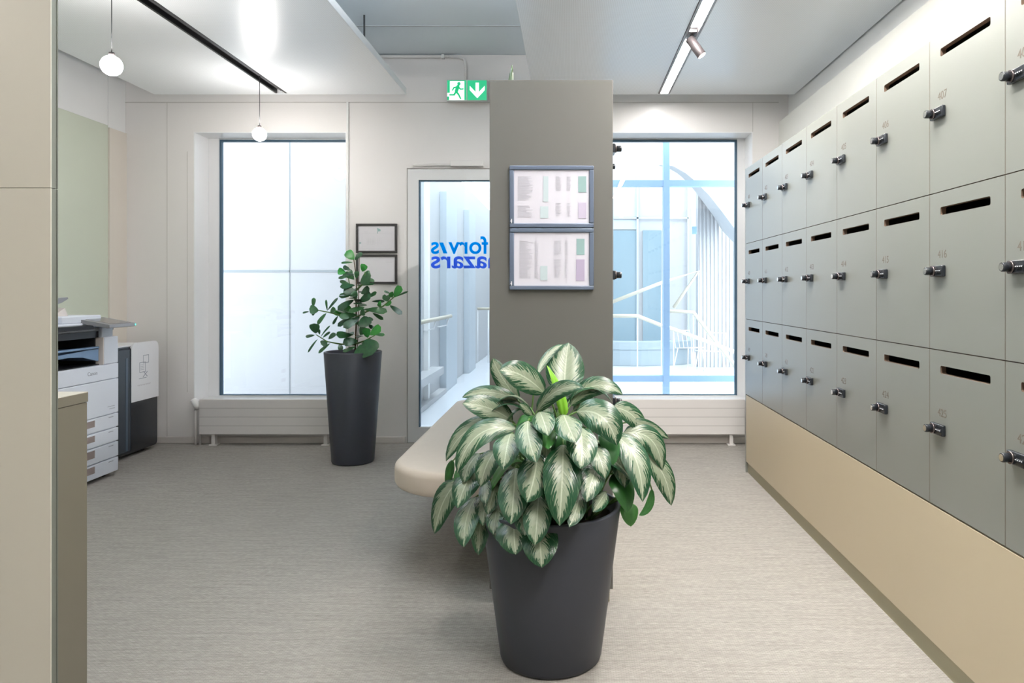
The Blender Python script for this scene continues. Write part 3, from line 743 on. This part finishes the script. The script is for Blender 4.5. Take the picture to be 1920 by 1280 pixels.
for o in [*[g for c in proto.children for d in c.children for g in d.children], *[d for c in proto.children for d in c.children], *proto.children, proto]: bpy.data.objects.remove(o)
# little plant on top
t = thing('potted_succulent', 'small dark green spiky plant peeping over the top of the block', 'plant', (-.265, 3.15, 2.0105))
t.location.x = (957-VX)*3.15/F
bm = nb(); lathe(bm, [(0,0),(.045,0),(.055,.06),(.05,.06),(.044,.05),(0,.05)], seg=24); obj('pot', bm, M_pot, t)
for k in range(9):
    a = k*2.4; L_ = [.14,.06,.07,.06,.065,.05,.07,.06,.06][k]; tilt = .05 if k == 0 else .75
    d = Vector((math.cos(a)*math.sin(tilt), math.sin(a)*math.sin(tilt), math.cos(tilt)))
    bm = nb(); p0 = Vector((0,0,.05)); tube(bm, [p0, p0+d*L_*.3, p0+d*L_*.7, p0+d*L_], [.010,.016,.010,.001], 6); obj('leaf', bm, M_spike, t)
# two framed notices on the end panel
def notice(py0, py1, label, low):
    Y = BY0-.016; a, b = pt(955,py1,Y), pt(1113.5,py0,Y); H = b.z-a.z; hw = (b.x-a.x)/2
    t = thing('notice_frame', label, 'notice frame', ((a.x+b.x)/2, BY0, a.z), 0, 'framed notices on the end panel')
    bm = nb(); f0, f1 = .0175, .0165
    for r in ((-hw,hw,0,f1), (-hw,hw,H-f1,H), (-hw,-hw+f0,f1,H-f1), (hw-f0,hw,f1,H-f1)): box(bm, r[0], r[1], -.015, -.0005, r[2], r[3], bev=.0035, seg=2)
    obj('frame', bm, M_slate, t)
    bm = nb(); box(bm, -hw+f0, hw-f0, -.008, -.001, f1, H-f1); obj('sheet', bm, M_paper2, t)
    W_ = 2*hw
    def fr(u0,u1,v0,v1): return rect(-hw+W_*u0, -hw+W_*u1, H*(1-v1), H*(1-v0))
    y = -.0082
    if not low:
        cols = [(.10,.28,.17,.57),(.10,.28,.64,.84),(.55,.62,.17,.42),(.68,.74,.17,.42),(.55,.62,.60,.83),(.68,.74,.60,.83)]
        flat('teal_block', [fr(.815,.91,.17,.43)], M_pteal, y, t); flat('violet_block', [fr(.815,.91,.595,.85)], M_pviol2, y, t)
        flat('pale_teal_block', [fr(.365,.46,.655,.845), fr(.40,.46,.17,.58)], M_pteal2, y, t)
    else:
        cols = [(.12,.28,.20,.83),(.30,.35,.20,.83),(.53,.62,.20,.46),(.66,.70,.20,.46),(.53,.62,.50,.83),(.66,.70,.50,.83)]
        flat('teal_block', [fr(.795,.89,.17,.43)], M_pteal, y, t); flat('violet_block', [fr(.79,.89,.505,.85)], M_pviol, y, t)
        flat('pale_teal_block', [fr(.365,.45,.61,.84)], M_pteal2, y, t)
    L = []
    for u0,u1,v0,v1 in cols:
        n = int((v1-v0)/.022)
        for k in range(n):
            e = u1-(u1-u0)*random.random()*.5; L.append(fr(u0, e, v0+k*.022, v0+k*.022+.009))
    tag(flat('print', L, M_print2, y, t), kind='stuff')
    flat('hinge_mark', [fr(.022,.032,.86,.93), fr(.014,.026,.885,.905)], M_digit, -.0152, t)
notice(310, 426.5, 'slate blue framed notice sheet with colour blocks, upper of two on the end panel', 0)
notice(427.5, 543.5, 'slate blue framed notice sheet with colour blocks, lower of two on the end panel', 1)

# ------------------------------------------------------------------ bench on the block's left side
t = thing('upholstered_bench', 'beige upholstered bench with rounded corner fixed to the block behind the big plant', 'bench', (-.54, 3.9, 0))
out = []
x0, x1, y0_, y1_, R, R2 = -.775, BX0-.001, 2.875, 4.88, .30, .10
out += [(x1,y0_)]
for k in range(13): a = math.radians(270-k*7.5); out.append((x0+R+R*math.cos(a), y0_+R+R*math.sin(a)))
for k in range(9): a = math.radians(180-k*11.25); out.append((x0+R2+R2*math.cos(a), y1_-R2+R2*math.sin(a)))
out += [(x1,y1_)]
bm = nb(); fs = prism(bm, out, lambda a, b, tt: (a+.54, b-3.9, tt), .353, .458)
bmesh.ops.recalc_face_normals(bm, faces=bm.faces)
es = [e for e in bm.edges if abs(e.verts[0].co.z-e.verts[1].co.z) < 1e-5]
bmesh.ops.bevel(bm, geom=es, offset=.028, segments=5, affect='EDGES', profile=.5)
o = obj('cushion', bm, M_bench, t)
for p in o.data.polygons: p.use_smooth = abs(p.normal.z) < .999
bm = nb(); box(bm, .10, .2295, -.6, .9, .30, .352); obj('support_rail', bm, M_olive, t)

# ------------------------------------------------------------------ left foreground partition and low cabinet
Yp = 1.90; xp = (95-VX)*Yp/F
t = thing('partition_panel', 'tall cream partition panel with grey green edge at the left picture margin', 'partition', (xp-.6, Yp, 0))
zsp = HC-(352-VY)*Yp/F
for z0, z1, in ((0.0, zsp-.0008), (zsp+.0008, 2.66)):
    bm = nb(); box(bm, -.6, .6, 0, .003, z0, z1); obj('face_panel', bm, M_creamp, t)
    bm = nb(); box(bm, -.6, .598, .0032, .024, z0, z1); obj('core_panel', bm, M_gredge, t)
    bm = nb(); box(bm, -.6, .60, .0242, .0275, z0, z1); obj('rear_panel', bm, M_gredge, t)
Yc0, Yc1 = 1.93, 2.105; xc = (163.5-VX)*Yc1/F
zt = HC-(735-VY)*Yc1/F
t = thing('low_cabinet', 'low olive grey cabinet with flat top standing behind the cream partition', 'cabinet', (xc-.3, Yc1, 0))
bm = nb(); box(bm, -.3, .3, Yc0-Yc1, 0, .0, zt-.0295, bev=.001, seg=1); obj('body', bm, M_cabol, t)
bm = nb(); box(bm, -.3, .302, Yc0-Yc1, .002, zt-.028, zt, bev=.001, seg=1); o = obj('top', bm, [M_cabol], t)
bm = nb(); box(bm, -.3, .3015, Yc0-Yc1, .0015, zt+.0002, zt+.0016); obj('top_laminate', bm, M_creamp, t)

# ------------------------------------------------------------------ copier
CX = -2.96; CY0, CY1 = 4.06, 4.66
t = thing('photocopier', 'white office photocopier with four paper drawers against the left wall', 'photocopier', (CX-.28, (CY0+CY1)/2, 0))
def cb(name, m, x0, x1, y0, y1, z0, z1, bev=.006, par=None):
    bm = nb(); box(bm, x0+.28, x1+.28, y0-.30, y1-.30, z0, z1, bev=bev); return obj(name, bm, m, par or t)
# local: x = 0 front face (towards +X), y from 0 (near) to .6 (far)
cb('base', M_cop, -.53, -.013, .01, .60, .028, .12, .008)
cb('body', M_cop, -.54, -.012, .0, .60, .121, .73, .008)
zz = [(.027,.119),(.122,.219),(.223,.311),(.315,.405)]
for z0, z1 in zz:
    d = cb('paper_drawer', M_cop, -.0115, .0, .012, .598, z0+.094*0+.0015, z1-.0015, .003)
    cb('grip', M_copnotch, .0002, .0016, .255, .365, z0+.038, z1-.012, 0, d)
    cb('drawer_mark', M_txt, .0002, .0012, .50, .545, z1-.02, z1-.016, 0, d)
fd = cb('front_door', M_cop, -.0115, .0, .004, .599, .4075, .629, .004)
cb('specification_mark', M_txt, .0002, .0012, .49, .56, .455, .458, 0, fd); cb('specification_mark', M_txt, .0002, .0012, .51, .56, .44, .443, 0, fd)
ub = cb('upper_door', M_cop, -.0115, .0, .002, .599, .632, .729, .004)
bm = text_bm('Canon', .034, .0004)
for v in bm.verts: v.co = Vector((.28+.0006+v.co.z, -.30+.30+v.co.x, .676+v.co.y))
obj('maker_mark', bm, M_txt, ub)
cb('tower', M_cop, -.20, .0, .46, .598, .7305, .905, .006)
tw = cb('tower_inner_side', M_copw, -.055, -.004, .4545, .4598, .7305, .903, .002)
cb('delivery_cavity', M_copd, -.5, -.03, .02, .454, .7305, .736, 0)
cb('cavity_back', M_copd, -.5, -.30, .02, .459, .7365, .945, 0)
cb('cavity_wall', M_copd, -.2995, -.0555, .447, .4595, .7365, .945, 0)
cb('cavity_roof', M_copd, -.2995, -.03, .02, .4465, .905, .945, 0)
cb('inner_slot', M_copg, -.2995, -.296, .10, .36, .880, .889, 0)
bm = nb()
prof = [(.0,.795),(.0,.815),(.445,.835),(.445,.755),(.40,.765),(.30,.790),(.18,.800)]
prism(bm, prof, lambda a, b, tt: (tt+.28, a-.30+.002, b), -.26, -.03); obj('output_tray', bm, M_copb, t)
cb('tray_lip', M_copb, -.06, -.022, .01, .445, .836, .848, .003)
cb('scanner_base', M_copg, -.54, -.03, .0, .60, .946, .965, .004)
cb('scanner_body', M_cop, -.54, -.05, .0, .60, .9655, 1.0, .006)
cb('front_ledge', M_copd, -.05, -.002, .0, .36, .960, .988, .003)
bm = nb()
prism(bm, [(-.10,1.028),(.115,.990),(.117,.972),(.105,.968),(-.11,1.006)], lambda a, b, tt: (a+.28, tt-.30, b), .33, .60)
cp = obj('control_panel', bm, M_copg, t); bmesh.ops
bm = nb(); prism(bm, [(-.09,1.0272),(.10,.9937),(.10,.9945),(-.09,1.028)], lambda a, b, tt: (a+.28, tt-.30, b), .37, .57); obj('touch_screen', bm, mat('dark touch screen', (.16,.16,.17), .15), cp)
bm = nb(); box(bm, .28+.106, .28+.118, .285, .297, .974, .986, bev=.002); obj('status_light', bm, mat('mint status light', (.1,.8,.6), .3, emit=(.15,.9,.7), estr=.8), cp)
cb('panel_arm', M_cop, -.08, -.01, .45, .56, .9055, .967, .006)
cb('document_feeder', M_cop, -.52, -.08, .0, .16, 1.0005, 1.145, .014)
cb('feeder_tray', M_cop, -.50, -.06, .165, .52, 1.0005, 1.045, .006)
bm = nb(); prism(bm, [(.20,1.046),(.33,1.046),(.30,1.095)], lambda a, b, tt: (tt+.28, a-.30, b), -.42, -.14); obj('paper_guide', bm, M_copw, t)
bm = nb(); prism(bm, [(.16,1.10),(.30,1.125),(.36,1.15),(.355,1.16),(.16,1.145)], lambda a, b, tt: (tt+.28, a-.30, b), -.46, -.16); obj('feeder_flap', bm, M_copg, t)
for x, y in ((-.48,.06),(-.48,.54),(-.06,.06),(-.06,.54)):
    bm = nb(); tube(bm, [(x+.28,y-.31,.014),(x+.28,y-.29,.014)], .014, 14); obj('caster', bm, M_copd, t)

# ------------------------------------------------------------------ shredding bin
t = thing('document_bin', 'black wheeled document bin with white printed front beside the copier', 'bin', (-3.325, 5.13, 0))
bm = nb()
def rr(y0, y1, z0, z1, r, n=6):
    o_ = []
    for cy, cz, a0 in ((y1-r,z0+.03,270),(y1-r,z1-r,0),(y0+r,z1-r,90),(y0+r,z0+.03,180)):
        q_ = r if cz > z0+.1 else .03
        for k in range(n+1):
            a = math.radians(a0+90*k/n); o_.append((cy+q_*math.cos(a) + (0 if q_ == r else ((r-.03) if a0 in (270,) else -(r-.03))), cz+q_*math.sin(a)))
    return o_
prism(bm, rr(-.32,.32,.03,.80,.06), lambda a, b, tt: (tt, a, b), -.16, .160); o = obj('body', bm, M_binblk, t)
# white moulded front wrapping the upper part, rounded at its near shoulder
def shield(z0, z1):
    r = .05; o_ = [(-.02,z0+.0),(.317,z0)]
    for k in range(7): a = math.radians(90*k/6); o_.append((.317-r+r*math.cos(a), z1-r+r*math.sin(a)))
    for k in range(7): a = math.radians(90+90*k/6); o_.append((-.02+r+r*math.cos(a), z1-r+r*math.sin(a)))
    return o_
bm = nb(); prism(bm, shield(.395,.822), lambda a, b, tt: (tt, a, b), .1605, .172); obj('front_plate', bm, M_binwht, t)
bm = nb(); prism(bm, rr(-.314,.316,.7,.836,.056), lambda a, b, tt: (tt, a, b), -.155, .158); 
for f in bm.faces: pass
obj('lid', bm, M_binwht, t)
bm = nb(); box(bm, .161, .1705, -.318, -.026, .05, .79, bev=.012); obj('side_moulding', bm, mat('charcoal moulding', (.035,.045,.058), .35), t)
bm = nb(); box(bm, .1708, .1722, -.085, -.06, .06, .72, bev=.0006); obj('ridge', bm, mat('slate moulding ridge', (.07,.10,.14), .3), t)
I = []
def outl(y0,y1,z0,z1,e=.004): return [rect(y0,y1,z0,z0+e), rect(y0,y1,z1-e,z1), rect(y0,y0+e,z0,z1), rect(y1-e,y1,z0,z1)]
I += outl(.10,.17,.665,.725) + outl(.055,.13,.60,.675) + outl(.05,.14,.555,.60)[:1] + [rect(.065,.115,.655-.012*k,.657-.012*k) for k in range(4)] + [cap((.10,.565),(.15,.60),.003), cap((.15,.565),(.11,.60),.003)]
bm = nb()
for pl in I: prism(bm, pl, lambda a, b, tt: (tt, a+.02, b), .1722, .1728)
obj('paper_symbol', bm, M_txt, t)
bm = nb()
for k in range(16):
    y = .05+.0105*k; prism(bm, rect(y, y+.0075, .503+(.004 if k%3==0 else 0), .512), lambda a, b, tt: (tt, a, b), .1722, .1726)
obj('caption', bm, M_print, t)
for x, y in ((-.1,-.22),(.1,-.22),(-.1,.22),(.1,.22)):
    bm = nb(); tube(bm, [(x-.012,y,.017),(x+.012,y,.017)], .017, 14); obj('caster', bm, M_copd, t)

# ------------------------------------------------------------------ planters and plants
def pot_parts(t, r0, r1, H):
    bm = nb(); lathe(bm, [(0,0),(r0-.012,0),(r0-.004,.004),(r0,.014),(r1-.002,H-.004),(r1-.005,H),(r1-.016,H),(r1-.020,H-.004),(r1-.024,H-.07),(0,H-.07)], seg=72); obj('pot', bm, M_pot, t)
    bm = nb(); R_ = r1-.027; n = 40; c = bm.verts.new((0,0,H-.045))
    prev = [c]
    rings = []
    for k in range(1, 6):
        rr_ = R_*k/5; rings.append([bm.verts.new((rr_*math.cos(2*math.pi*j/n), rr_*math.sin(2*math.pi*j/n), H-.048+random.uniform(-.008,.008))) for j in range(n)])
    for j in range(n): bm.faces.new((c, rings[0][j], rings[0][(j+1)%n]))
    for a, b in zip(rings, rings[1:]):
        for j in range(n): bm.faces.new((a[j], b[j], b[(j+1)%n], a[(j+1)%n]))
    o = obj('soil', bm, M_soil, t, smooth=True)

def leaf_bm(B, C, T, N, hw, fold=.25, ns=14, nu=8, profile=(.62,.80), wav=.0, droop_edge=.0, twist=0., root=None, prad=.0035):
    """blade along the Bezier B-C-T; N = facing direction; hw = half width; optional petiole from root to B"""
    bm = nb(); uvl = bm.loops.layers.uv.new('UVMap')
    pa, pb = profile; smax = pa/(pa+pb); wmax = smax**pa*(1-smax)**pb
    grid = []; ph = random.uniform(0,6.28)
    for i in range(ns+1):
        s = i/ns
        p = B*(1-s)**2 + C*2*s*(1-s) + T*s*s
        d = ((C-B)*2*(1-s) + (T-C)*2*s).normalized()
        side = d.cross(N)
        if side.length < 1e-4: side = d.cross(Vector((1,0,0)))
        side.normalize(); up = side.cross(d).normalized()
        if twist: 
            R_ = Matrix.Rotation(twist*(s-.3), 3, d); side = R_ @ side; up = R_ @ up
        w_ = hw*((max(s,.0)**pa)*(max(1-s,0)**pb)/wmax)
        row = []
        for j in range(nu+1):
            u = -1+2*j/nu; au = abs(u)
            off = fold*w_*au - fold*1.15*w_*au*au*(1+droop_edge) + wav*w_*math.sin(ph+s*9+u*1.5)*au*au
            row.append((bm.verts.new(p+side*(u*w_)+up*off), (j/nu, s)))
        grid.append(row)
    for i in range(ns):
        for j in range(nu):
            q4 = (grid[i][j], grid[i][j+1], grid[i+1][j+1], grid[i+1][j])
            f = bm.faces.new([x[0] for x in q4]); f.smooth = True
            for lp, x in zip(f.loops, q4): lp[uvl].uv = x[1]
            f.normal_update()
    # the front of the blade faces N
    nrm = Vector((0,0,0))
    for f in bm.faces: nrm += f.normal
    if nrm.dot(N) < 0: bmesh.ops.reverse_faces(bm, faces=bm.faces[:])
    bmesh.ops.remove_doubles(bm, verts=bm.verts, dist=1e-6)
    if root is not None:
        d0 = (C-B).normalized(); m1 = B-d0*(B-root).length*.35; pts = []
        for k in range(7):
            s = k/6; pts.append(root*(1-s)**2 + m1*2*s*(1-s) + (B+d0*.004)*s*s)
        tube(bm, pts, [prad*1.25,prad*1.2,prad*1.1,prad,prad,prad*.9,prad*.7], 6, mi=1)
    return bm

# --- big silver leaved plant in the foreground
PY = 2.35; PX = (1033-VX)*PY/F; PH = .497
big = thing('potted_plant', 'large silver and green variegated plant in a wide anthracite planter, foreground', 'plant', (PX, PY, 0))
pot_parts(big, .167, .232, PH)
O = Vector((PX, PY, 0))
def dome(px, py, k, R_, Rz=None):
    """a point on the foliage dome: picture direction, pushed towards (k>0) or away from (k<0) the viewer"""
    dx = (px-1033)*PY/F; dd = math.sqrt(max(R_*R_-dx*dx, .0004)); return pt(px, py, PY-k*dd)
LV = [ # base, tip, width px, front factor base, tip, options
 ((1022,738),(936,694),48,.15,.35,dict(c=(975,690))),
 ((974,752),(924,671),30,-.3,-.3,dict(c=(935,705))),
 ((972,752),(866,745),26,.0,.1,dict(c=(918,722))),
 ((962,790),(867,757),42,.1,.3,dict(c=(915,755))),
 ((969,803),(857,888),42,.45,.6,dict(c=(880,785))),
 ((955,792),(836,865),34,.2,.25,dict(c=(865,780))),
 ((958,812),(944,880),48,.8,.95,dict(c=(950,830))),
 ((990,788),(1006,867),46,.8,.98,dict(c=(985,815))),
 ((1012,772),(1028,817),38,.75,.95,dict(c=(1018,782))),
 ((1058,738),(1066,642),64,-.25,-.45,dict(c=(1058,690))),
 ((1008,702),(1056,645),14,-.2,-.4,dict(c=(1022,660))),
 ((1006,772),(1095,727),32,.45,.75,dict(c=(1040,715))),
 ((1069,761),(1168,740),34,.1,.2,dict(c=(1115,695))),
 ((1074,770),(1134,760),18,.0,-.1,dict(c=(1105,742))),
 ((1080,772),(1157,835),60,.55,.8,dict(c=(1140,760))),
 ((1057,777),(1080,830),46,.8,1.0,dict(c=(1062,793))),
 ((1086,800),(1088,879),52,.75,.95,dict(c=(1096,830))),
 ((1149,764),(1210,816),36,-.2,-.1,dict(c=(1190,765))),
 ((1180,790),(1255,823),20,-.4,-.5,dict(c=(1215,792))),
 ((1168,812),(1242,882),42,.05,.0,dict(c=(1235,800))),
 ((1150,815),(1205,941),48,.45,.55,dict(c=(1205,840))),
 ((1205,850),(1259,948),42,.0,.05,dict(c=(1250,870))),
 ((1056,832),(1049,986),64,.9,1.05,dict(c=(1056,880))),
 ((1122,872),(1100,941),42,.85,.9,dict(c=(1110,890))),
 ((1112,838),(1135,898),38,.75,.8,dict(c=(1126,850))),
 ((1136,922),(1112,960),26,.7,.75,dict(c=(1128,935))),
 ((1088,918),(1067,988),32,.8,.95,dict(c=(1085,950))),
 ((1148,888),(1177,960),40,.5,.55,dict(c=(1172,900),g=1)),
 ((1178,940),(1183,987),32,.2,.3,dict(c=(1180,955),g=1)),
 ((1222,915),(1198,966),14,.0,.1,dict(c=(1224,955),g=1)),
 ((1008,848),(988,942),58,.85,.95,dict(c=(1006,890))),
 ((967,876),(958,983),54,.8,.98,dict(c=(964,920))),
 ((1010,928),(1003,1022),48,.9,1.0,dict(c=(1008,965))),
 ((1011,975),(1016,1064),60,.9,.98,dict(c=(1012,1015))),
 ((964,955),(967,1040),60,.85,.92,dict(c=(962,995))),
 ((934,942),(925,1002),32,.75,.85,dict(c=(928,965))),
 ((904,936),(897,1041),36,.6,.75,dict(c=(900,985))),
 ((893,930),(870,1026),44,.5,.65,dict(c=(868,965))),
 ((864,900),(815,1001),44,.1,.2,dict(c=(826,925))),
 ((897,876),(858,953),46,.4,.5,dict(c=(870,900))),
 ((932,843),(901,913),38,.7,.8,dict(c=(910,862))),
 ((910,900),(911,944),24,.7,.8,dict(c=(908,918))),
 ((850,862),(838,917),18,-.1,-.1,dict(c=(840,885),g=1)),
 ((999,780),(974,757),16,.4,.5,dict(c=(985,764))),
 ((1024,802),(1028,842),28,.6,.85,dict(c=(1026,815),g=1)),
 ((900,850),(870,905),34,.2,.3,dict(c=(875,865))),
 ((935,900),(915,965),34,.5,.65,dict(c=(922,925))),
 ((1035,880),(1030,950),38,.7,.8,dict(c=(1032,905))),
 ((1150,845),(1172,915),36,.4,.45,dict(c=(1168,862))),
 ((945,960),(942,1018),38,.75,.85,dict(c=(940,985))), ((990,940),(984,1004),44,.75,.9,dict(c=(988,968))), ((918,915),(905,985),36,.5,.65,dict(c=(908,940))), ((878,870),(862,925),32,.2,.3,dict(c=(864,885),g=1)),
 ((985,905),(978,985),40,.6,.75,dict(c=(982,935))),
 ((1130,800),(1150,872),34,.5,.6,dict(c=(1146,822),g=1)),
]
nl = 0
def add_leaf(B, C, T, N, hw, g=0, wav=.05, root=None):
    global nl
    B, C, T = B-O, C-O, T-O
    bm = leaf_bm(B, C, T, N, hw, fold=.28, wav=wav, profile=(.60,.72), root=root)
    obj('leaf', bm, [M_leaf2 if g else M_leaf, M_stem], big, recalc=False); nl += 1
M_leaf2 = green_leaf_mat('plain green leaf', (.018,.10,.022), (.06,.21,.045))
for (b, tp, wpx, kb, kt, op) in LV:
    low = tp[1] > 860
    RB, RT = (.20, .30) if low else (.17, .28)
    B = dome(*b, kb, max(RB, .06)); T = dome(*tp, kt, RT if abs(tp[0]-1033) < 160 else .40)
    ym = (B.y+T.y)/2 - .02
    C = pt(op['c'][0], op['c'][1], B.y*.5+T.y*.5-.03*max(kt,0))
    mid = (B+T)/2 - O; rad = Vector((mid.x, mid.y, 0))
    N = Vector((mid.x*1.2, -1.0, .55)) if kt > -.2 else Vector((mid.x*.8, -1.0, .25))
    hw = wpx*.5*((B.y+T.y)/2)/F*1.14
    zr = max(PH-.05, min(B.z-.06, .80)) if not low else PH-.04
    root = Vector((max(-.13,min(.13,(B.x-PX)*.45)), max(-.10,min(.10,(B.y-PY)*.4)), PH-.055))
    add_leaf(B, C, T, N, hw, op.get('g', 0), .06, root)
# leaves filling the crown and the sides away from the picture
rnd = random.Random(11)
for k in range(34):
    a = rnd.uniform(-.25, math.pi+.25) if k < 24 else rnd.uniform(math.pi, 2*math.pi)
    inner = k >= 24
    el = rnd.uniform(.0, 1.0)
    zb = .60+.24*el; rb = .06+.05*(1-el)
    d = Vector((math.cos(a), math.sin(a), 0))
    B = O+d*rb+Vector((0,0,zb-(.05 if inner else 0)))
    L_ = rnd.uniform(.16,.21)*(.75 if inner else 1)
    reach = .22-.08*el if not inner else .12
    T = B+d*reach*rnd.uniform(.85,1.1)+Vector((0,0,(-.12+.12*el) if not inner else -.10))
    C = B+d*reach*.5+Vector((0,0,.05+.05*el))
    add_leaf(B, C, T, d*.6+Vector((0,0,1)), rnd.uniform(.030,.040), 1 if (inner and k%2) else 0, .06, Vector((d.x*.05,d.y*.05,PH-.055)))
# the young rolled leaf
bm = leaf_bm(pt(1058,782,2.27)-O, pt(1052,725,2.28)-O, pt(1025,684,2.30)-O, Vector((.2,-1,.2)), .017, fold=.9, profile=(.30,.70), twist=1.2, root=Vector((.0,0,PH-.05)))
o = obj('leaf', bm, [M_newleaf, M_stem], big, recalc=False); o['label'] = 'young rolled lime green leaf'

# --- tall plant by the door
TY = 5.0; TX = (662-VX)*TY/F; TH = .775
tall = thing('potted_plant', 'tall dark green leafy plant in a slim anthracite planter between window and door', 'plant', (TX, TY, 0))
pot_parts(tall, .146, .199, TH)
O2 = Vector((TX, TY, 0))
def c5(cx, cy, dy=0.): return pt(560+cx/5.565, 450+cy/5.565, TY+dy)-O2
stems = [
 [(590,1150,0),(600,900,.0),(600,600,.01),(605,420,0),(575,200,0)],
 [(600,860,0),(480,790,-.06),(300,750,-.10),(110,715,-.12)],
 [(590,1090,.0),(440,1085,-.08),(300,1060,-.12),(180,985,-.12)],
 [(610,800,0),(720,740,-.05),(880,690,-.08),(1000,590,-.10),(1040,560,-.10)],
 [(600,1080,0),(690,1050,-.08),(800,990,-.12)],
 [(605,520,0),(700,430,-.05),(690,330,-.05)],
 [(600,640,0),(540,520,.05),(520,400,.05)],
]
for s in stems:
    P_ = [c5(a,b,d) for a,b,d in s]; n = len(P_)
    bm = nb(); tube(bm, P_, [.007-.004*i/(n-1) for i in range(n)], 8); obj('stem', bm, M_wood if s is stems[0] else M_stem, tall)
bm = nb(); tube(bm, [c5(615,1150,.02), c5(632,180,.02)], .0028, 6); obj('support_stick', bm, M_wood, tall)
CL = [ # base, tip (crop units), width, dy base, dy tip, bright
 ((580,205),(495,115),80,0,-.02,1), ((585,210),(660,130),46,0,.02,0), ((565,232),(440,240),24,0,-.04,0), ((540,310),(460,280),42,0,-.03,0),
 ((490,340),(405,320),66,-.02,-.04,1), ((665,330),(690,250),62,-.03,-.04,1), ((640,440),(755,370),130,-.04,-.08,0), ((545,360),(415,405),46,0,-.06,0),
 ((555,380),(500,320),70,0,.03,0), ((600,400),(610,320),40,-.02,-.02,0), ((590,470),(430,490),50,-.02,-.07,0), ((600,480),(800,455),22,0,-.02,0),
 ((650,560),(740,500),66,-.04,-.06,0), ((600,560),(470,500),80,-.02,-.05,0), ((570,560),(420,590),50,0,-.05,0), ((720,600),(815,545),40,-.03,-.05,0),
 ((610,600),(560,540),60,-.04,-.05,0), ((630,640),(760,570),84,-.05,-.08,0), ((580,620),(405,730),62,-.03,-.09,0), ((760,640),(900,640),26,-.03,-.07,0),
 ((700,720),(925,750),60,-.06,-.13,0), ((560,740),(470,690),60,-.03,-.05,1), ((690,700),(520,750),52,-.07,-.13,0), ((770,760),(885,830),30,-.05,-.06,0),
 ((620,780),(420,800),60,-.05,-.11,0), ((640,800),(465,915),66,-.06,-.12,0), ((560,800),(405,900),52,-.02,-.06,0), ((680,790),(700,905),105,-.08,-.13,0),
 ((640,770),(690,740),66,-.08,-.09,0), ((470,790),(360,745),46,-.05,-.08,1), ((410,790),(355,880),22,-.07,-.08,0), ((290,760),(195,880),44,-.10,-.12,0),
 ((300,740),(285,620),18,-.10,-.10,0), ((300,735),(410,600),22,-.10,-.08,0), ((330,760),(380,705),40,-.10,-.11,0), ((210,735),(110,720),80,-.12,-.15,0),
 ((150,700),(160,600),32,-.12,-.12,0), ((110,745),(40,760),20,-.12,-.13,0), ((170,755),(140,785),24,-.12,-.13,0), ((180,975),(160,868),84,-.12,-.14,0),
 ((170,990),(70,1010),34,-.12,-.15,0), ((200,1030),(95,1175),20,-.12,-.14,0), ((230,1010),(330,890),18,-.12,-.10,0), ((250,1020),(330,955),26,-.12,-.10,0),
 ((300,1060),(235,1090),60,-.12,-.15,0), ((310,1035),(385,970),44,-.12,-.10,0), ((330,1075),(205,1180),30,-.11,-.13,0), ((430,1080),(440,1150),40,-.08,-.09,0),
 ((220,985),(210,930),22,-.12,-.11,0), ((560,990),(390,990),74,-.05,-.12,0), ((620,1050),(460,1070),76,-.06,-.10,0), ((600,1110),(460,1165),40,-.05,-.09,0),
 ((690,1040),(770,1195),165,-.10,-.17,0), ((640,1090),(670,1230),130,-.08,-.16,0), ((740,990),(860,905),74,-.10,-.13,1), ((720,1020),(700,915),66,-.09,-.10,1),
 ((790,985),(900,990),28,-.12,-.14,0), ((640,990),(690,900),70,-.06,-.08,0), ((730,880),(775,920),30,-.05,-.06,0), ((730,800),(775,840),22,-.04,-.05,0),
 ((990,600),(1070,480),66,-.10,-.12,1), ((960,560),(890,530),18,-.10,-.11,0), ((1020,590),(1145,535),18,-.10,-.10,0), ((940,640),(875,580),46,-.08,-.12,0),
 ((930,640),(940,570),40,-.08,-.06,0), ((950,680),(1080,775),42,-.08,-.10,0), ((900,680),(970,650),44,-.08,-.11,1), ((860,690),(830,650),46,-.07,-.10,1),
 ((980,600),(955,545),44,-.10,-.13,1),
]
ncl = 0
def cl_leaf(B, T, N, hw, bright):
    global ncl
    C = (B+T)/2+N.normalized()*(T-B).length*.10
    bm = leaf_bm(B, C, T, N, hw, fold=.15, ns=8, nu=4, profile=(.75,.36), root=None)
    obj('leaf', bm, M_clusia2 if bright else M_clusia, tall, recalc=False); ncl += 1
for b, tp, wd, db, dt, br in CL:
    B, T = c5(*b, db), c5(*tp, dt); hw = wd*.66/5.565*TY/F
    cl_leaf(B, T, Vector((random.uniform(-.4,.4), -1, .6)), hw, br)
for k in range(28):
    cy = rnd.uniform(330, 1120); a = rnd.uniform(0, 2*math.pi); B = c5(600+rnd.uniform(-25,25), cy, 0)
    d = Vector((math.cos(a)*(.7 if cy < 560 else 1), math.sin(a), rnd.uniform(-.2,.6))); L_ = rnd.uniform(.07,.10)
    B = B+d*.035; cl_leaf(B, B+d.normalized()*L_, Vector((d.x*.4,-.5,1)), rnd.uniform(.022,.032), 0)
